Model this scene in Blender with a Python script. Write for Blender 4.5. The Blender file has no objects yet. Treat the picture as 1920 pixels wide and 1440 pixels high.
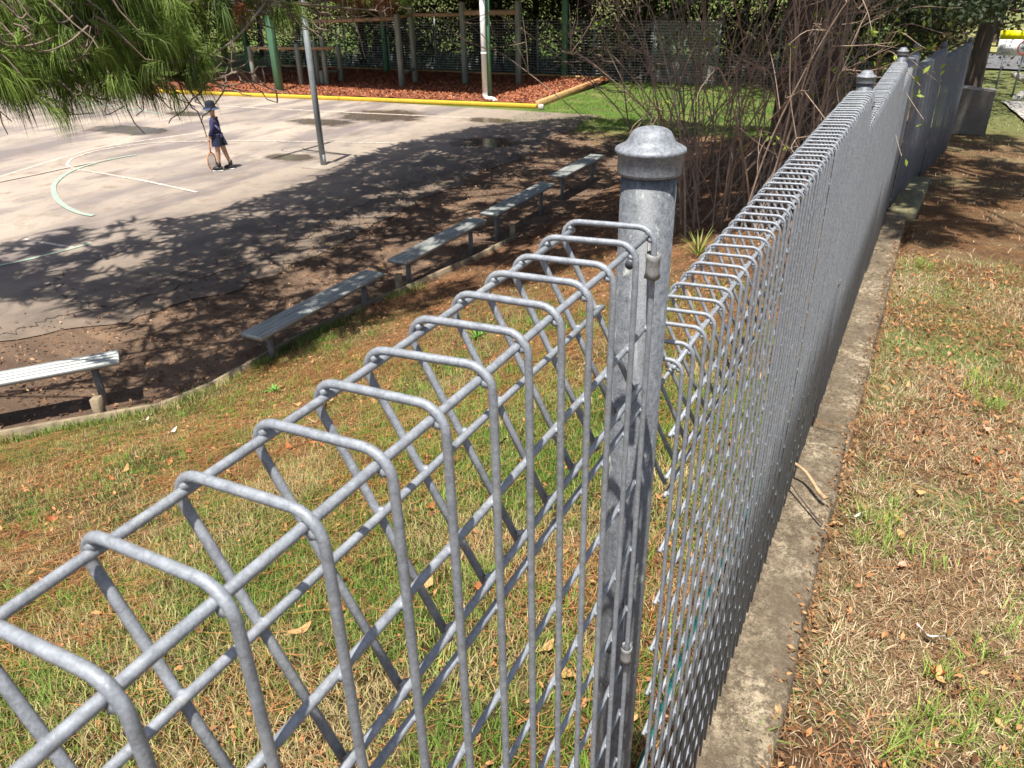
import bpy, math, random
import numpy as np
from mathutils import Vector, Matrix

# ---------------------------------------------------------------- scene, camera, light
scn = bpy.context.scene
col = scn.collection
rng = np.random.default_rng(7)
random.seed(7)
GZ = 1.53                       # the fence foot is z = 0; the court lies 1.47 m lower
ZC = -1.47                      # level of the court
cam_d = bpy.data.cameras.new('camera'); cam = bpy.data.objects.new('camera', cam_d); col.objects.link(cam)
cam_d.sensor_width = 36.0; cam_d.lens = 1442.06 / 1920 * 36; cam_d.clip_start = 0.02; cam_d.clip_end = 2000
CR = Vector((0.45999, -0.88771, -0.01973)); CU = Vector((0.42477, 0.20048, 0.88282)); CF = Vector((0.77973, 0.41447, -0.46929))
cam.matrix_world = Matrix(((CR.x, CU.x, -CF.x, -0.643), (CR.y, CU.y, -CF.y, -0.2039), (CR.z, CU.z, -CF.z, 0.2079 + GZ), (0, 0, 0, 1)))
scn.camera = cam
cam_d.dof.use_dof = True; cam_d.dof.focus_distance = 1.1; cam_d.dof.aperture_fstop = 24.0
SUN = Vector((-1.05, -0.2, 3.1)).normalized()
world = bpy.data.worlds.new('World'); scn.world = world; world.use_nodes = True
nt = world.node_tree; bg = nt.nodes['Background']
sky = nt.nodes.new('ShaderNodeTexSky'); sky.sky_type = 'NISHITA'; sky.sun_disc = False
sky.sun_elevation = math.asin(SUN.z); sky.sun_rotation = math.atan2(SUN.x, SUN.y)
nt.links.new(sky.outputs[0], bg.inputs[0]); bg.inputs[1].default_value = 0.092
sky.air_density = 0.9; sky.dust_density = 2.2; sky.ozone_density = 0.8
sl = bpy.data.lights.new('sun', 'SUN'); sun = bpy.data.objects.new('sun', sl); col.objects.link(sun)
sl.energy = 5.0; sl.angle = math.radians(0.55); sl.color = (1.0, 0.95, 0.87)
sun.rotation_euler = SUN.to_track_quat('Z', 'Y').to_euler(); sun.location = (0, 0, 30)
vs = scn.view_settings; vs.view_transform = 'Standard'; vs.look = 'None'; vs.exposure = 0.78; vs.gamma = 1.0; vs.use_curve_mapping = False
scn.cycles.max_bounces = 5; scn.cycles.diffuse_bounces = 3; scn.cycles.glossy_bounces = 2; scn.cycles.transmission_bounces = 2
scn.cycles.transparent_max_bounces = 4; scn.cycles.use_adaptive_sampling = True

# ---------------------------------------------------------------- helpers
def tag(o, label=None, cat=None, group=None, kind=None):
    if label: o['label'] = label
    if cat: o['category'] = cat
    if group: o['group'] = group
    if kind: o['kind'] = kind
    return o

def empty(name, loc=(0, 0, 0), rz=0.0, label=None, cat=None, group=None):
    o = bpy.data.objects.new(name, None); col.objects.link(o); o.location = loc; o.rotation_euler = (0, 0, rz)
    o.empty_display_size = 0.1
    return tag(o, label, cat, group)

def link(name, me, mat=None, parent=None):
    o = bpy.data.objects.new(name, me); col.objects.link(o)
    if mat and not me.materials: me.materials.append(mat)
    if parent: o.parent = parent
    return o

def npmesh(name, V, quads=None, tris=None, colr=None, smooth=False):
    V = np.asarray(V, np.float32).reshape(-1, 3)
    q = np.zeros((0, 4), np.int32) if quads is None else np.asarray(quads, np.int32).reshape(-1, 4)
    t = np.zeros((0, 3), np.int32) if tris is None else np.asarray(tris, np.int32).reshape(-1, 3)
    me = bpy.data.meshes.new(name)
    me.vertices.add(len(V)); me.vertices.foreach_set('co', V.ravel())
    nl = q.size + t.size; me.loops.add(nl)
    me.loops.foreach_set('vertex_index', np.concatenate([q.ravel(), t.ravel()]).astype(np.int32))
    me.polygons.add(len(q) + len(t))
    starts = np.concatenate([np.arange(len(q)) * 4, len(q) * 4 + np.arange(len(t)) * 3]).astype(np.int32)
    me.polygons.foreach_set('loop_start', starts)
    if smooth: me.polygons.foreach_set('use_smooth', np.ones(len(q) + len(t), bool))
    me.update(calc_edges=True)
    if colr is not None:
        a = me.color_attributes.new('Col', 'FLOAT_COLOR', 'POINT')
        c = np.ones((len(V), 4), np.float32); c[:, :3] = colr
        a.data.foreach_set('color', c.ravel())
    return me

class MB:
    """collects shapes into one mesh"""
    def __init__(s): s.V = []; s.Q = []; s.T = []; s.n = 0
    def add(s, V, Q=None, T=None):
        V = np.asarray(V, float).reshape(-1, 3)
        if Q is not None and len(Q): s.Q.append(np.asarray(Q) + s.n)
        if T is not None and len(T): s.T.append(np.asarray(T) + s.n)
        s.V.append(V); s.n += len(V); return s
    def box(s, c, d, rz=0.0, taper=1.0):
        x, y, z = np.array(d) / 2
        V = np.array([[i * x * (taper if k > 0 else 1), j * y * (taper if k > 0 else 1), k * z] for k in (-1, 1) for j in (-1, 1) for i in (-1, 1)])
        cs, sn = math.cos(rz), math.sin(rz)
        V = np.stack([V[:, 0] * cs - V[:, 1] * sn, V[:, 0] * sn + V[:, 1] * cs, V[:, 2]], 1) + np.array(c)
        return s.add(V, [[0, 2, 3, 1], [4, 5, 7, 6], [0, 1, 5, 4], [2, 6, 7, 3], [0, 4, 6, 2], [1, 3, 7, 5]])
    def bbox(s, c, d, b=0.005, rz=0.0):
        """box with chamfered vertical and top edges (lofted)"""
        x, y, z = np.array(d) / 2
        def ring(ix, iy, zz, bb):
            return [[-ix + bb, -iy, zz], [ix - bb, -iy, zz], [ix, -iy + bb, zz], [ix, iy - bb, zz], [ix - bb, iy, zz], [-ix + bb, iy, zz], [-ix, iy - bb, zz], [-ix, -iy + bb, zz]]
        V = np.array(ring(x - b, y - b, -z, b) + ring(x, y, -z + b, b) + ring(x, y, z - b, b) + ring(x - b, y - b, z, b))
        cs, sn = math.cos(rz), math.sin(rz)
        V = np.stack([V[:, 0] * cs - V[:, 1] * sn, V[:, 0] * sn + V[:, 1] * cs, V[:, 2]], 1) + np.array(c)
        Q = [[k * 8 + i, k * 8 + (i + 1) % 8, k * 8 + 8 + (i + 1) % 8, k * 8 + 8 + i] for k in range(3) for i in range(8)]
        Q += [[3, 2, 1, 0], [7, 4, 3, 0], [7, 6, 5, 4]]
        Q += [[24, 25, 26, 27], [24, 27, 28, 31], [28, 29, 30, 31]]
        return s.add(V, Q)
    def tube(s, path, r, n=8, caps=True):
        P = np.asarray(path, float); m = len(P)
        r = np.broadcast_to(np.asarray(r, float), (m,))
        T = np.gradient(P, axis=0); T /= np.linalg.norm(T, axis=1)[:, None] + 1e-12
        a = np.array([0, 0, 1.0]) if abs(T[0, 2]) < 0.9 else np.array([1.0, 0, 0])
        N = np.cross(T[0], a); N /= np.linalg.norm(N); Ns = [N]
        for i in range(1, m):
            N = N - T[i] * (N @ T[i]); N /= np.linalg.norm(N) + 1e-12; Ns.append(N)
        Ns = np.array(Ns); Bs = np.cross(T, Ns)
        th = np.arange(n) / n * 2 * math.pi
        V = P[:, None, :] + r[:, None, None] * (np.cos(th)[None, :, None] * Ns[:, None, :] + np.sin(th)[None, :, None] * Bs[:, None, :])
        i = np.arange(m - 1)[:, None] * n; j = np.arange(n)[None, :]; j2 = (j + 1) % n
        Q = np.stack([i + j, i + j2, i + n + j2, i + n + j], -1).reshape(-1, 4)
        V = V.reshape(-1, 3); Tt = None
        if caps:
            V = np.concatenate([V, P[:1], P[-1:]]); k = m * n
            Tt = [[k, (q + 1) % n, q] for q in range(n)] + [[k + 1, (m - 1) * n + q, (m - 1) * n + (q + 1) % n] for q in range(n)]
        return s.add(V, Q, Tt)
    def lathe(s, prof, c=(0, 0, 0), n=24):
        P = np.asarray(prof, float); m = len(P); th = np.arange(n) / n * 2 * math.pi
        V = np.stack([P[:, None, 0] * np.cos(th), P[:, None, 0] * np.sin(th), np.broadcast_to(P[:, None, 1], (m, n))], -1).reshape(-1, 3) + np.array(c)
        i = np.arange(m - 1)[:, None] * n; j = np.arange(n)[None, :]; j2 = (j + 1) % n
        return s.add(V, np.stack([i + j, i + j2, i + n + j2, i + n + j], -1).reshape(-1, 4))
    def blob(s, c, r, jit=0.2):
        t = (1 + 5 ** .5) / 2
        V = np.array([[-1, t, 0], [1, t, 0], [-1, -t, 0], [1, -t, 0], [0, -1, t], [0, 1, t], [0, -1, -t], [0, 1, -t], [t, 0, -1], [t, 0, 1], [-t, 0, -1], [-t, 0, 1]]) / 1.902
        V = V * (1 + jit * (rng.random((12, 1)) - .5)) * np.broadcast_to(r, (3,)) + np.array(c)
        return s.add(V, None, [[0, 11, 5], [0, 5, 1], [0, 1, 7], [0, 7, 10], [0, 10, 11], [1, 5, 9], [5, 11, 4], [11, 10, 2], [10, 7, 6], [7, 1, 8], [3, 9, 4], [3, 4, 2], [3, 2, 6], [3, 6, 8], [3, 8, 9], [4, 9, 5], [2, 4, 11], [6, 2, 10], [8, 6, 7], [9, 8, 1]])
    def mesh(s, name, smooth=True, colr=None):
        return npmesh(name, np.concatenate(s.V), np.concatenate(s.Q) if s.Q else None, np.concatenate(s.T) if s.T else None, colr, smooth)
    def build(s, name, mat, parent=None, smooth=True):
        return link(name, s.mesh(name, smooth), mat, parent)

def copy_tree(o, parent=None):
    c = o.copy(); col.objects.link(c); c.parent = parent
    for ch in o.children: copy_tree(ch, c)
    return c

# numpy value noise
def vnoise(x, y, seed=0):
    xi = np.floor(x).astype(np.int64); yi = np.floor(y).astype(np.int64); fx = x - xi; fy = y - yi
    def h(a, b):
        n = (a * 374761393 + b * 668265263 + seed * 974711) & 0x7fffffff
        n = ((n ^ (n >> 13)) * 1274126177) & 0x7fffffff
        return ((n ^ (n >> 16)) & 0xffff) / 65535.0
    u = fx * fx * (3 - 2 * fx); v = fy * fy * (3 - 2 * fy)
    return (h(xi, yi) * (1 - u) + h(xi + 1, yi) * u) * (1 - v) + (h(xi, yi + 1) * (1 - u) + h(xi + 1, yi + 1) * u) * v
def fbm(x, y, seed=0, oct=4):
    x = np.asarray(x, float); y = np.asarray(y, float)
    a = 0; w = 0.5; f = 1.0
    for i in range(oct): a = a + w * vnoise(x * f, y * f, seed + i * 17); w *= .5; f *= 2.03
    return a / (1 - .5 ** oct)
def sstep(a, b, x):
    t = np.clip((x - a) / (b - a), 0, 1); return t * t * (3 - 2 * t)

# ---------------------------------------------------------------- materials
class NT:
    def __init__(s, name):
        s.m = bpy.data.materials.new(name); s.m.use_nodes = True; s.t = s.m.node_tree
        s.b = s.t.nodes['Principled BSDF']; s.out = s.t.nodes['Material Output']
        s.tc = s.t.nodes.new('ShaderNodeTexCoord')
    def n(s, typ, **kw):
        o = s.t.nodes.new(typ)
        for k, v in kw.items():
            if k in o.inputs.keys(): o.inputs[k].default_value = v
            else: setattr(o, k, v)
        return o
    def l(s, a, b): s.t.links.new(a, b)
    def coord(s, scale=(1, 1, 1), src='Object'):
        mp = s.n('ShaderNodeMapping'); mp.inputs['Scale'].default_value = scale; s.l(s.tc.outputs[src], mp.inputs[0]); return mp.outputs[0]
    def geo_pos(s, scale=(1, 1, 1)):
        g = s.n('ShaderNodeNewGeometry'); mp = s.n('ShaderNodeMapping'); mp.inputs['Scale'].default_value = scale; s.l(g.outputs['Position'], mp.inputs[0]); return mp.outputs[0]
    def noise(s, co, scale, detail=4, rough=.6):
        o = s.n('ShaderNodeTexNoise', Scale=scale, Detail=detail, Roughness=rough); s.l(co, o.inputs['Vector']); return o.outputs['Fac']
    def ramp(s, fac, stops):
        r = s.n('ShaderNodeValToRGB'); e = r.color_ramp.elements
        while len(e) < len(stops): e.new(.5)
        for i, (p, c) in enumerate(stops): e[i].position = p; e[i].color = (*c, 1) if len(c) == 3 else c
        s.l(fac, r.inputs[0]); return r.outputs[0]
    def mix(s, fac, a, b, mode='MIX'):
        o = s.n('ShaderNodeMix', data_type='RGBA', blend_type=mode)
        for sock, v in ((o.inputs[0], fac), (o.inputs[6], a), (o.inputs[7], b)):
            if hasattr(v, 'links'): s.l(v, sock)
            else: sock.default_value = v if not isinstance(v, tuple) else ((*v, 1) if len(v) == 3 else v)
        return o.outputs[2]
    def math(s, op, a, b=0.0):
        o = s.n('ShaderNodeMath', operation=op)
        for sock, v in ((o.inputs[0], a), (o.inputs[1], b)):
            if hasattr(v, 'links'): s.l(v, sock)
            else: sock.default_value = v
        return o.outputs[0]
    def bump(s, h, strength=.3, dist=.01):
        o = s.n('ShaderNodeBump', Strength=strength, Distance=dist); s.l(h, o.inputs['Height']); s.l(o.outputs[0], s.b.inputs['Normal'])
    def col(s, c):
        if hasattr(c, 'links'): s.l(c, s.b.inputs['Base Color'])
        else: s.b.inputs['Base Color'].default_value = (*c, 1)
        return s
    def set(s, rough=.8, metal=0.0, spec=.4):
        s.b.inputs['Roughness'].default_value = rough; s.b.inputs['Metallic'].default_value = metal; s.b.inputs['Specular IOR Level'].default_value = spec; return s

def simple(name, c, rough=.7, metal=0.0, var=.25, scale=8.0, bump=0.0, stretch=(1, 1, 1)):
    m = NT(name); co = m.geo_pos(stretch); f = m.noise(co, scale, 5)
    m.col(m.ramp(f, [(.3, tuple(v * (1 - var) for v in c)), (.7, tuple(min(1, v * (1 + var)) for v in c))])); m.set(rough, metal)
    if bump: m.bump(f, bump, .01)
    return m.m

def galv_mat(name, base=.30, warm=0.0, patina=True, fine=90, metal=.3, patch=.25, con=1.0):
    m = NT(name); co = m.geo_pos()
    f1 = m.noise(co, fine, 5, .7); f2 = m.noise(co, 520, 3, .75); f3 = m.noise(m.geo_pos((1, 1, .18)), 60, 4, .6)
    c = m.ramp(f1, [(.32, tuple(v * (base + (.59 - 1) * base * con) for v in (.93, 1, 1.1))), (.5, (base * .93, base * 1.0, base * 1.1)), (.68, tuple(v * (base + .5 * base * con) for v in (.93, 1, 1.1)))])
    c = m.mix(m.ramp(f2, [(.45, (0, 0, 0)), (.66, (.5 * con * con,) * 3)]), c, (base * 1.7, base * 1.83, base * 2.0))
    if patina:
        c = m.mix(m.ramp(f3, [(.6, (0, 0, 0)), (.75, (.5, .5, .5))]), c, (.40, .42, .42))
        f4 = m.noise(m.geo_pos((1, 1, .5)), 24, 6, .8); c = m.mix(m.ramp(f4, [(.58, (0, 0, 0)), (.66, (patch, patch, patch))]), c, (.46, .47, .43))
    if warm: c = m.mix(warm, c, (.32, .28, .22))
    m.col(c); m.set(.48, metal, .4)
    r = m.ramp(f1, [(.3, (.42, .42, .42)), (.7, (.62, .62, .62))]); m.l(r, m.b.inputs['Roughness'])
    m.bump(f2, .25, .0015)
    return m.m

def vcol_mat(name, trans=.25, rough=.7, spec=.2, bumpy=False):
    m = NT(name); a = m.n('ShaderNodeAttribute', attribute_name='Col'); m.col(a.outputs['Color']); m.set(rough, 0, spec)
    if trans:
        tr = m.n('ShaderNodeBsdfTranslucent'); m.l(a.outputs['Color'], tr.inputs[0])
        mx = m.n('ShaderNodeMixShader'); mx.inputs[0].default_value = trans
        m.l(m.b.outputs[0], mx.inputs[1]); m.l(tr.outputs[0], mx.inputs[2]); m.l(mx.outputs[0], m.out.inputs[0])
    return m.m

M = {}
M['galv'] = galv_mat('galvanised_wire', .26, 0, True, 130, .2, .35, .6)
M['galv_post'] = galv_mat('galvanised_post', .115, 0, True, 130, .1, .8)
M['galv_cap'] = galv_mat('galvanised_cap', .20, 0, True, 170, .12, .7)
M['clip'] = galv_mat('clip_steel', .2, .3, True, 150, .3, .4)
M['bolt'] = simple('bolt_steel', (.09, .1, .12), .5, .3)
M['leafcol'] = vcol_mat('foliage', .3, .55, .3)
M['needle'] = vcol_mat('pine_needles', .2, .6, .25)
M['grass'] = vcol_mat('grass_blades', .3, .6, .2)
M['litter'] = vcol_mat('dry_litter', .12, .85, .1)
M['chips'] = vcol_mat('mulch_chips', 0, .8, .2)
# ---------------------------------------------------------------- terrain
def zf(x): return np.interp(x, [-4, 0, 1, 2.4, 5, 7.5, 10, 14, 20, 26, 60], [.45, .1, -.03, -.06, -.2, -.36, -.52, -.65, -.85, -.97, -1.05])
def yb(x): return np.interp(x, [-3, 2.05, 2.64, 2.93, 3.4, 5.13, 5.97, 7.4, 9, 12], [9.2, 5.8, 5.22, 5.0, 4.9, 4.87, 4.71, 4.5, 4.4, 4.3])
def H(x, y):
    x = np.asarray(x, float); y = np.asarray(y, float)
    f = zf(x); b = yb(x) - .03
    t = np.clip((y - .1) / (b - .1), 0, 1)
    t = t * .75 + .25 * t * t * (3 - 2 * t)
    h = f + (ZC + .06 - f) * t
    h = np.where(y > b + .06, ZC - .012, h)
    far = sstep(14, 20, x) * (y > .3)
    h = h * (1 - far) + (f + (ZC - f) * sstep(.4, 2.6, y)) * far
    bump = (fbm(x * .9, y * .9, 3) - .5) * .07 + (fbm(x * 5, y * 5, 9) - .5) * .022
    lim = np.where(y > 6.2, 0.15, 1.0) * np.where((y > -.26) & (y < .05), .25, 1.0)
    lim = lim * (1 - .8 * sstep(16, 22, x))
    h = h + bump * lim
    h = h - .05 * sstep(-.26, -.2, y) * (1 - sstep(.07, .16, y))
    h = np.where(y < -.2, h - .02 - .02 * np.clip(-y - .2, 0, 3), h)
    return h

# zones: how much dirt, lawn, litter at (x, y)
def zones(x, y):
    lawn = sstep(15.5, 17.5, x + (fbm(x, y, 5) - .5) * 3) * (y > .2) 
    b = yb(x)
    dirt = np.where(y > b - .02, 1.0, 0.0) * (x < 17)
    dirt = np.maximum(dirt, sstep(3.2, 6.4, x + (fbm(x * 1.1, y * 1.1, 8) - .5) * 3.5) * (y > .1) * (x < 17))
    dirt = dirt * (1 - lawn)
    right = (y < -.1)
    return lawn, dirt, right

def ground_color(x, y):
    lawn, dirt, right = zones(x, y)
    n1 = fbm(x * 1.6, y * 1.6, 21); n2 = fbm(x * 7, y * 7, 22); n3 = fbm(x * 25, y * 25, 23, 3); big = fbm(x * .35, y * .35, 31)
    def lerp(a, b, t): return np.asarray(a) * (1 - t[..., None]) + np.asarray(b) * t[..., None]
    bank = lerp((.07, .05, .022), (.175, .08, .032), sstep(.36, .66, n1))           # green thatch to orange needle litter
    bank = lerp(bank, (.30, .22, .11), sstep(.5, .75, n2) * .6)
    rgt = lerp((.21, .15, .08), (.135, .08, .045), sstep(.42, .62, n1)); rgt = lerp(rgt, (.33, .26, .15), sstep(.5, .8, n2) * .7)
    far_r = sstep(3.0, 6.5, x + (n1 - .5) * 4); rgt = lerp(rgt, (.17, .095, .05), far_r * sstep(.3, .6, n1) * .8)
    rgt = lerp(rgt, (.16, .2, .07), sstep(13, 15.5, x) * .8)
    drt = lerp((.135, .092, .066), (.235, .16, .11), sstep(.3, .7, n1 * .6 + n2 * .4)); drt = lerp(drt, (.33, .21, .13), sstep(.55, .8, n2) * .5); drt = lerp(drt, drt * np.array([1.15, .95, .8]), (y < yb(x) - .05) * 1.0)
    lw = lerp((.09, .155, .03), (.17, .19, .06), sstep(.4, .7, n1)); lw = lerp(lw, (.24, .18, .1), sstep(.6, .75, n2) * .6)
    c = np.where(right[..., None], rgt, bank); c = lerp(c, drt, dirt); c = lerp(c, lw, lawn)
    return c * (.75 + .5 * n3)[..., None]

def grid(name, xs, ys, mat, kind='structure', dz=0.0):
    X, Y = np.meshgrid(xs, ys, indexing='ij'); Z = H(X, Y) + dz
    V = np.stack([X, Y, Z], -1).reshape(-1, 3); nx, ny = X.shape
    i = np.arange(nx - 1)[:, None] * ny; j = np.arange(ny - 1)[None, :]
    Q = np.stack([i + j, i + ny + j, i + ny + j + 1, i + j + 1], -1).reshape(-1, 4)
    o = link(name, npmesh(name, V, Q, None, ground_color(X, Y).reshape(-1, 3), True), mat); o['kind'] = kind
    return o
gm = NT('ground_soil'); at = gm.n('ShaderNodeAttribute', attribute_name='Col'); p = gm.geo_pos()
f1 = gm.noise(p, 60, 6, .75); f2 = gm.noise(p, 260, 4, .7)
c = gm.mix(1.0, at.outputs['Color'], gm.ramp(f1, [(.3, (.45, .45, .45)), (.5, (1, 1, 1)), (.72, (1.55, 1.5, 1.4))]), 'MULTIPLY')
c = gm.mix(gm.ramp(f2, [(.6, (0, 0, 0)), (.72, (.5, .5, .5))]), c, (.38, .3, .2)); gm.col(c); gm.set(.95, 0, .1); gm.bump(gm.math('ADD', f1, f2), .8, .02)
xs = np.concatenate([np.array([-400, -200, -100, -50, -25, -12, -6]), np.arange(-4, 3, .045), np.arange(3, 9, .08), np.arange(9, 30, .3), np.array([32, 36, 42, 50, 70, 100, 200, 400])])
ys = np.concatenate([np.array([-400, -200, -100, -50, -25, -14, -9]), np.arange(-6, -2.5, .15), np.arange(-2.5, 6.2, .05), np.arange(6.2, 24, .4), np.array([26, 30, 36, 45, 60, 100, 200, 400])])
grid('ground', xs, ys, gm.m)

# the court: a worn pale slab with a broken edge
edge = [(-14, 12), (-4, 11), (1, 9.2), (3.23, 7.74), (4.15, 7.05), (5.5, 6.65), (6.79, 6.56), (8, 6.8), (9.35, 6.96), (11.58, 6.86), (14, 7.0), (16.5, 7.2), (18.28, 7.4)]
ex = np.arange(-14, 18.6, .09); ey = np.interp(ex, [e[0] for e in edge], [e[1] for e in edge]) + (fbm(ex * 1.3, ex * 0, 44) - .5) * .5 + (fbm(ex * 6, ex * 0, 45) - .5) * .12
rows = [0, .05, .5, 1.5, 3, 5, 8, 12, 18, 30]
V = []
for k, r_ in enumerate(rows):
    yy = ey + r_ if k < 6 else np.maximum(ey + r_, ey + r_)
    V.append(np.stack([ex, yy, np.full_like(ex, ZC + (.001 if k == 0 else .012))], 1))
V = np.concatenate(V); nx = len(ex)
i = np.arange(len(rows) - 1)[:, None] * nx; j = np.arange(nx - 1)[None, :]
Q = np.stack([i + j, i + j + 1, i + nx + j + 1, i + nx + j], -1).reshape(-1, 4)
cm = NT('court_asphalt'); p = cm.geo_pos()
n1 = cm.noise(p, .55, 5, .6); n2 = cm.noise(p, 2.2, 5, .65); n3 = cm.noise(p, 45, 4, .7); n4 = cm.noise(cm.geo_pos((.35, 1, 1)), 1.1, 4, .55)
c = cm.ramp(n1, [(.3, (.20, .17, .15)), (.46, (.34, .285, .235)), (.66, (.43, .36, .29))])
c = cm.mix(cm.ramp(n4, [(.47, (0, 0, 0)), (.6, (.9, .9, .9))]), c, (.175, .15, .145))
c = cm.mix(cm.ramp(n2, [(.52, (0, 0, 0)), (.7, (.7, .7, .7))]), c, (.16, .115, .08))
# brown soil washed over the strip along the edge
sx = cm.n('ShaderNodeSeparateXYZ'); cm.l(p, sx.inputs[0])
mr = cm.n('ShaderNodeMapRange'); mr.inputs[1].default_value = 11.6; mr.inputs[2].default_value = 7.4
cm.l(cm.math('ADD', sx.outputs[1], cm.math('MULTIPLY', cm.math('SUBTRACT', n2, .5), 3.0)), mr.inputs[0])
c = cm.mix(cm.math('MULTIPLY', mr.outputs[0], .95), c, cm.ramp(n2, [(.35, (.10, .077, .058)), (.7, (.20, .148, .105))]))
c = cm.mix(cm.ramp(n3, [(.3, (.35, .35, .35)), (.62, (0, 0, 0))]), c, (.16, .13, .11))
# puddles and damp patches
wet = None
for (px_, py_, a_, b_) in [(16.55, 12.6, .9, 1.25), (15.15, 13.5, .45, 1.0), (14.3, 8.25, .55, .75), (11.5, 11.25, .3, .6), (12.5, 17.3, .5, 1.3), (14.9, 18.0, .35, .9), (16.9, 9.6, .35, .7)]:
    mp = cm.n('ShaderNodeMapping', vector_type='TEXTURE'); mp.inputs['Location'].default_value = (px_, py_, 0); mp.inputs['Scale'].default_value = (a_, b_, 50)
    cm.l(p, mp.inputs[0]); ln = cm.n('ShaderNodeVectorMath', operation='LENGTH'); cm.l(mp.outputs[0], ln.inputs[0])
    d = cm.math('ADD', ln.outputs['Value'], cm.math('MULTIPLY', cm.math('SUBTRACT', n2, .5), 1.6))
    w_ = cm.n('ShaderNodeMapRange'); w_.inputs[1].default_value = 1.25; w_.inputs[2].default_value = .85; cm.l(d, w_.inputs[0])
    wet = w_.outputs[0] if wet is None else cm.math('MAXIMUM', wet, w_.outputs[0])
c = cm.mix(wet, c, cm.mix(.75, c, (.07, .05, .035))); cm.col(c); cm.set(.85, 0, .35)
pud = cm.n('ShaderNodeMapRange'); pud.inputs[1].default_value = .7; pud.inputs[2].default_value = 1.0; pud.inputs[3].default_value = .88; pud.inputs[4].default_value = .06; cm.l(wet, pud.inputs[0]); cm.l(pud.outputs[0], cm.b.inputs['Roughness'])
cm.bump(n3, .25, .006)
o = link('court', npmesh('court', V, Q, None, None, False), cm.m); o['kind'] = 'structure'

# cracks along the old edge and the painted lines
def spline(pts, n=10):
    P = np.asarray(pts, float)
    if len(P) < 3: return P
    P = np.concatenate([[2 * P[0] - P[1]], P, [2 * P[-1] - P[-2]]]); out = []
    for i in range(1, len(P) - 2):
        for t in np.arange(n) / n:
            out.append(.5 * (2 * P[i] + (P[i + 1] - P[i - 1]) * t + (2 * P[i - 1] - 5 * P[i] + 4 * P[i + 1] - P[i + 2]) * t * t + (3 * P[i] - P[i - 1] - 3 * P[i + 1] + P[i + 2]) * t ** 3))
    out.append(P[-2]); return np.array(out)
def strip(name, pts, w, z, mat, jit=0.0):
    P = spline(pts); T = np.gradient(P, axis=0); T /= np.linalg.norm(T, axis=1)[:, None]; Nn = np.stack([-T[:, 1], T[:, 0]], 1)
    ww = w * (1 + jit * (rng.random(len(P)) - .5))[:, None] / 2
    if jit: P = P + Nn * (rng.random((len(P), 1)) - .5) * jit * .12
    A = P + Nn * ww; B = P - Nn * ww; n = len(P)
    V = np.concatenate([np.c_[A, np.full(n, z)], np.c_[B, np.full(n, z)]]); Q = [[i, i + 1, n + i + 1, n + i] for i in range(n - 1)]
    o = link(name, npmesh(name, V, Q), mat); o['kind'] = 'structure'; return o
def paint(name, c, wear):
    m = NT(name); f = m.noise(m.geo_pos(), 9, 6, .75); m.col(m.mix(m.ramp(f, [(wear, (1, 1, 1)), (wear + .2, (0, 0, 0))]), c, (.42, .345, .275))); m.set(.8); return m.m
M['white_line'] = paint('worn_white_paint', (.74, .68, .6), .44); M['green_line'] = paint('worn_green_paint', (.24, .38, .31), .36); M['pink_line'] = paint('worn_pink_paint', (.5, .38, .34), .42)
M['faint_line'] = paint('faint_white_paint', (.62, .56, .49), .44)
zl = ZC + .016
strip('court_line', [(5.5, 14.2), (6.8, 14.85), (7.95, 15.3), (8.75, 15.55), (9.82, 15.87), (10.81, 16.0), (11.82, 15.75), (12.88, 15.32)], .07, zl, M['white_line'])
strip('court_line', [(13.52, 10.09), (13.09, 11.52), (12.57, 13.2), (11.9, 14.75), (11.26, 15.5), (10.51, 15.74), (9.86, 15.62), (9.4, 15.3), (9.03, 14.7), (8.92, 13.52), (8.8, 12.23), (8.59, 10.76)], .06, zl + .004, M['white_line'])
strip('court_line', [(10.4, 14.5), (10.03, 14.63), (9.38, 14.6), (8.73, 14.35), (8.04, 13.77), (7.55, 13.1), (7.13, 12.32), (6.87, 11.55), (6.83, 11.11)], .085, zl + .008, M['green_line'])
strip('court_line', [(5.5, 15.0), (7.68, 14.85), (8.26, 14.79), (8.91, 14.76), (9.79, 14.66)], .07, zl + .012, M['pink_line'])
strip('court_line', [(5.6, 10.97), (5.64, 9.92)], .06, zl, M['white_line'])
strip('court_line', [(4.5, 10.3), (4.73, 10.13), (5.09, 10.01), (5.64, 9.9), (5.87, 9.88)], .07, zl + .004, M['green_line'])
strip('court_line', [(16.1, 24), (16.21, 21.06), (16.35, 18.1), (16.67, 14.07), (17.05, 10.26)], .09, zl, M['faint_line'])
strip('court_line', [(16.0, 27), (15.2, 21.5), (14.6, 18.5)], .08, zl + .004, M['green_line'])
M['crack'] = simple('crack_dirt', (.045, .035, .028), .95)
strip('court_crack', [(2.9, 8.4), (3.35, 7.9), (3.9, 7.85), (4.5, 7.5), (5.4, 7.3), (6.5, 7.15), (7.6, 7.35), (8.6, 7.5), (9.6, 7.6), (11, 7.55)], .02, zl, M['crack'], 1.6)
strip('court_crack', [(4.3, 7.6), (4.4, 8.3), (4.75, 9.0), (5.6, 9.2), (6.4, 9.0)], .018, zl, M['crack'], 1.6)

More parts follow.
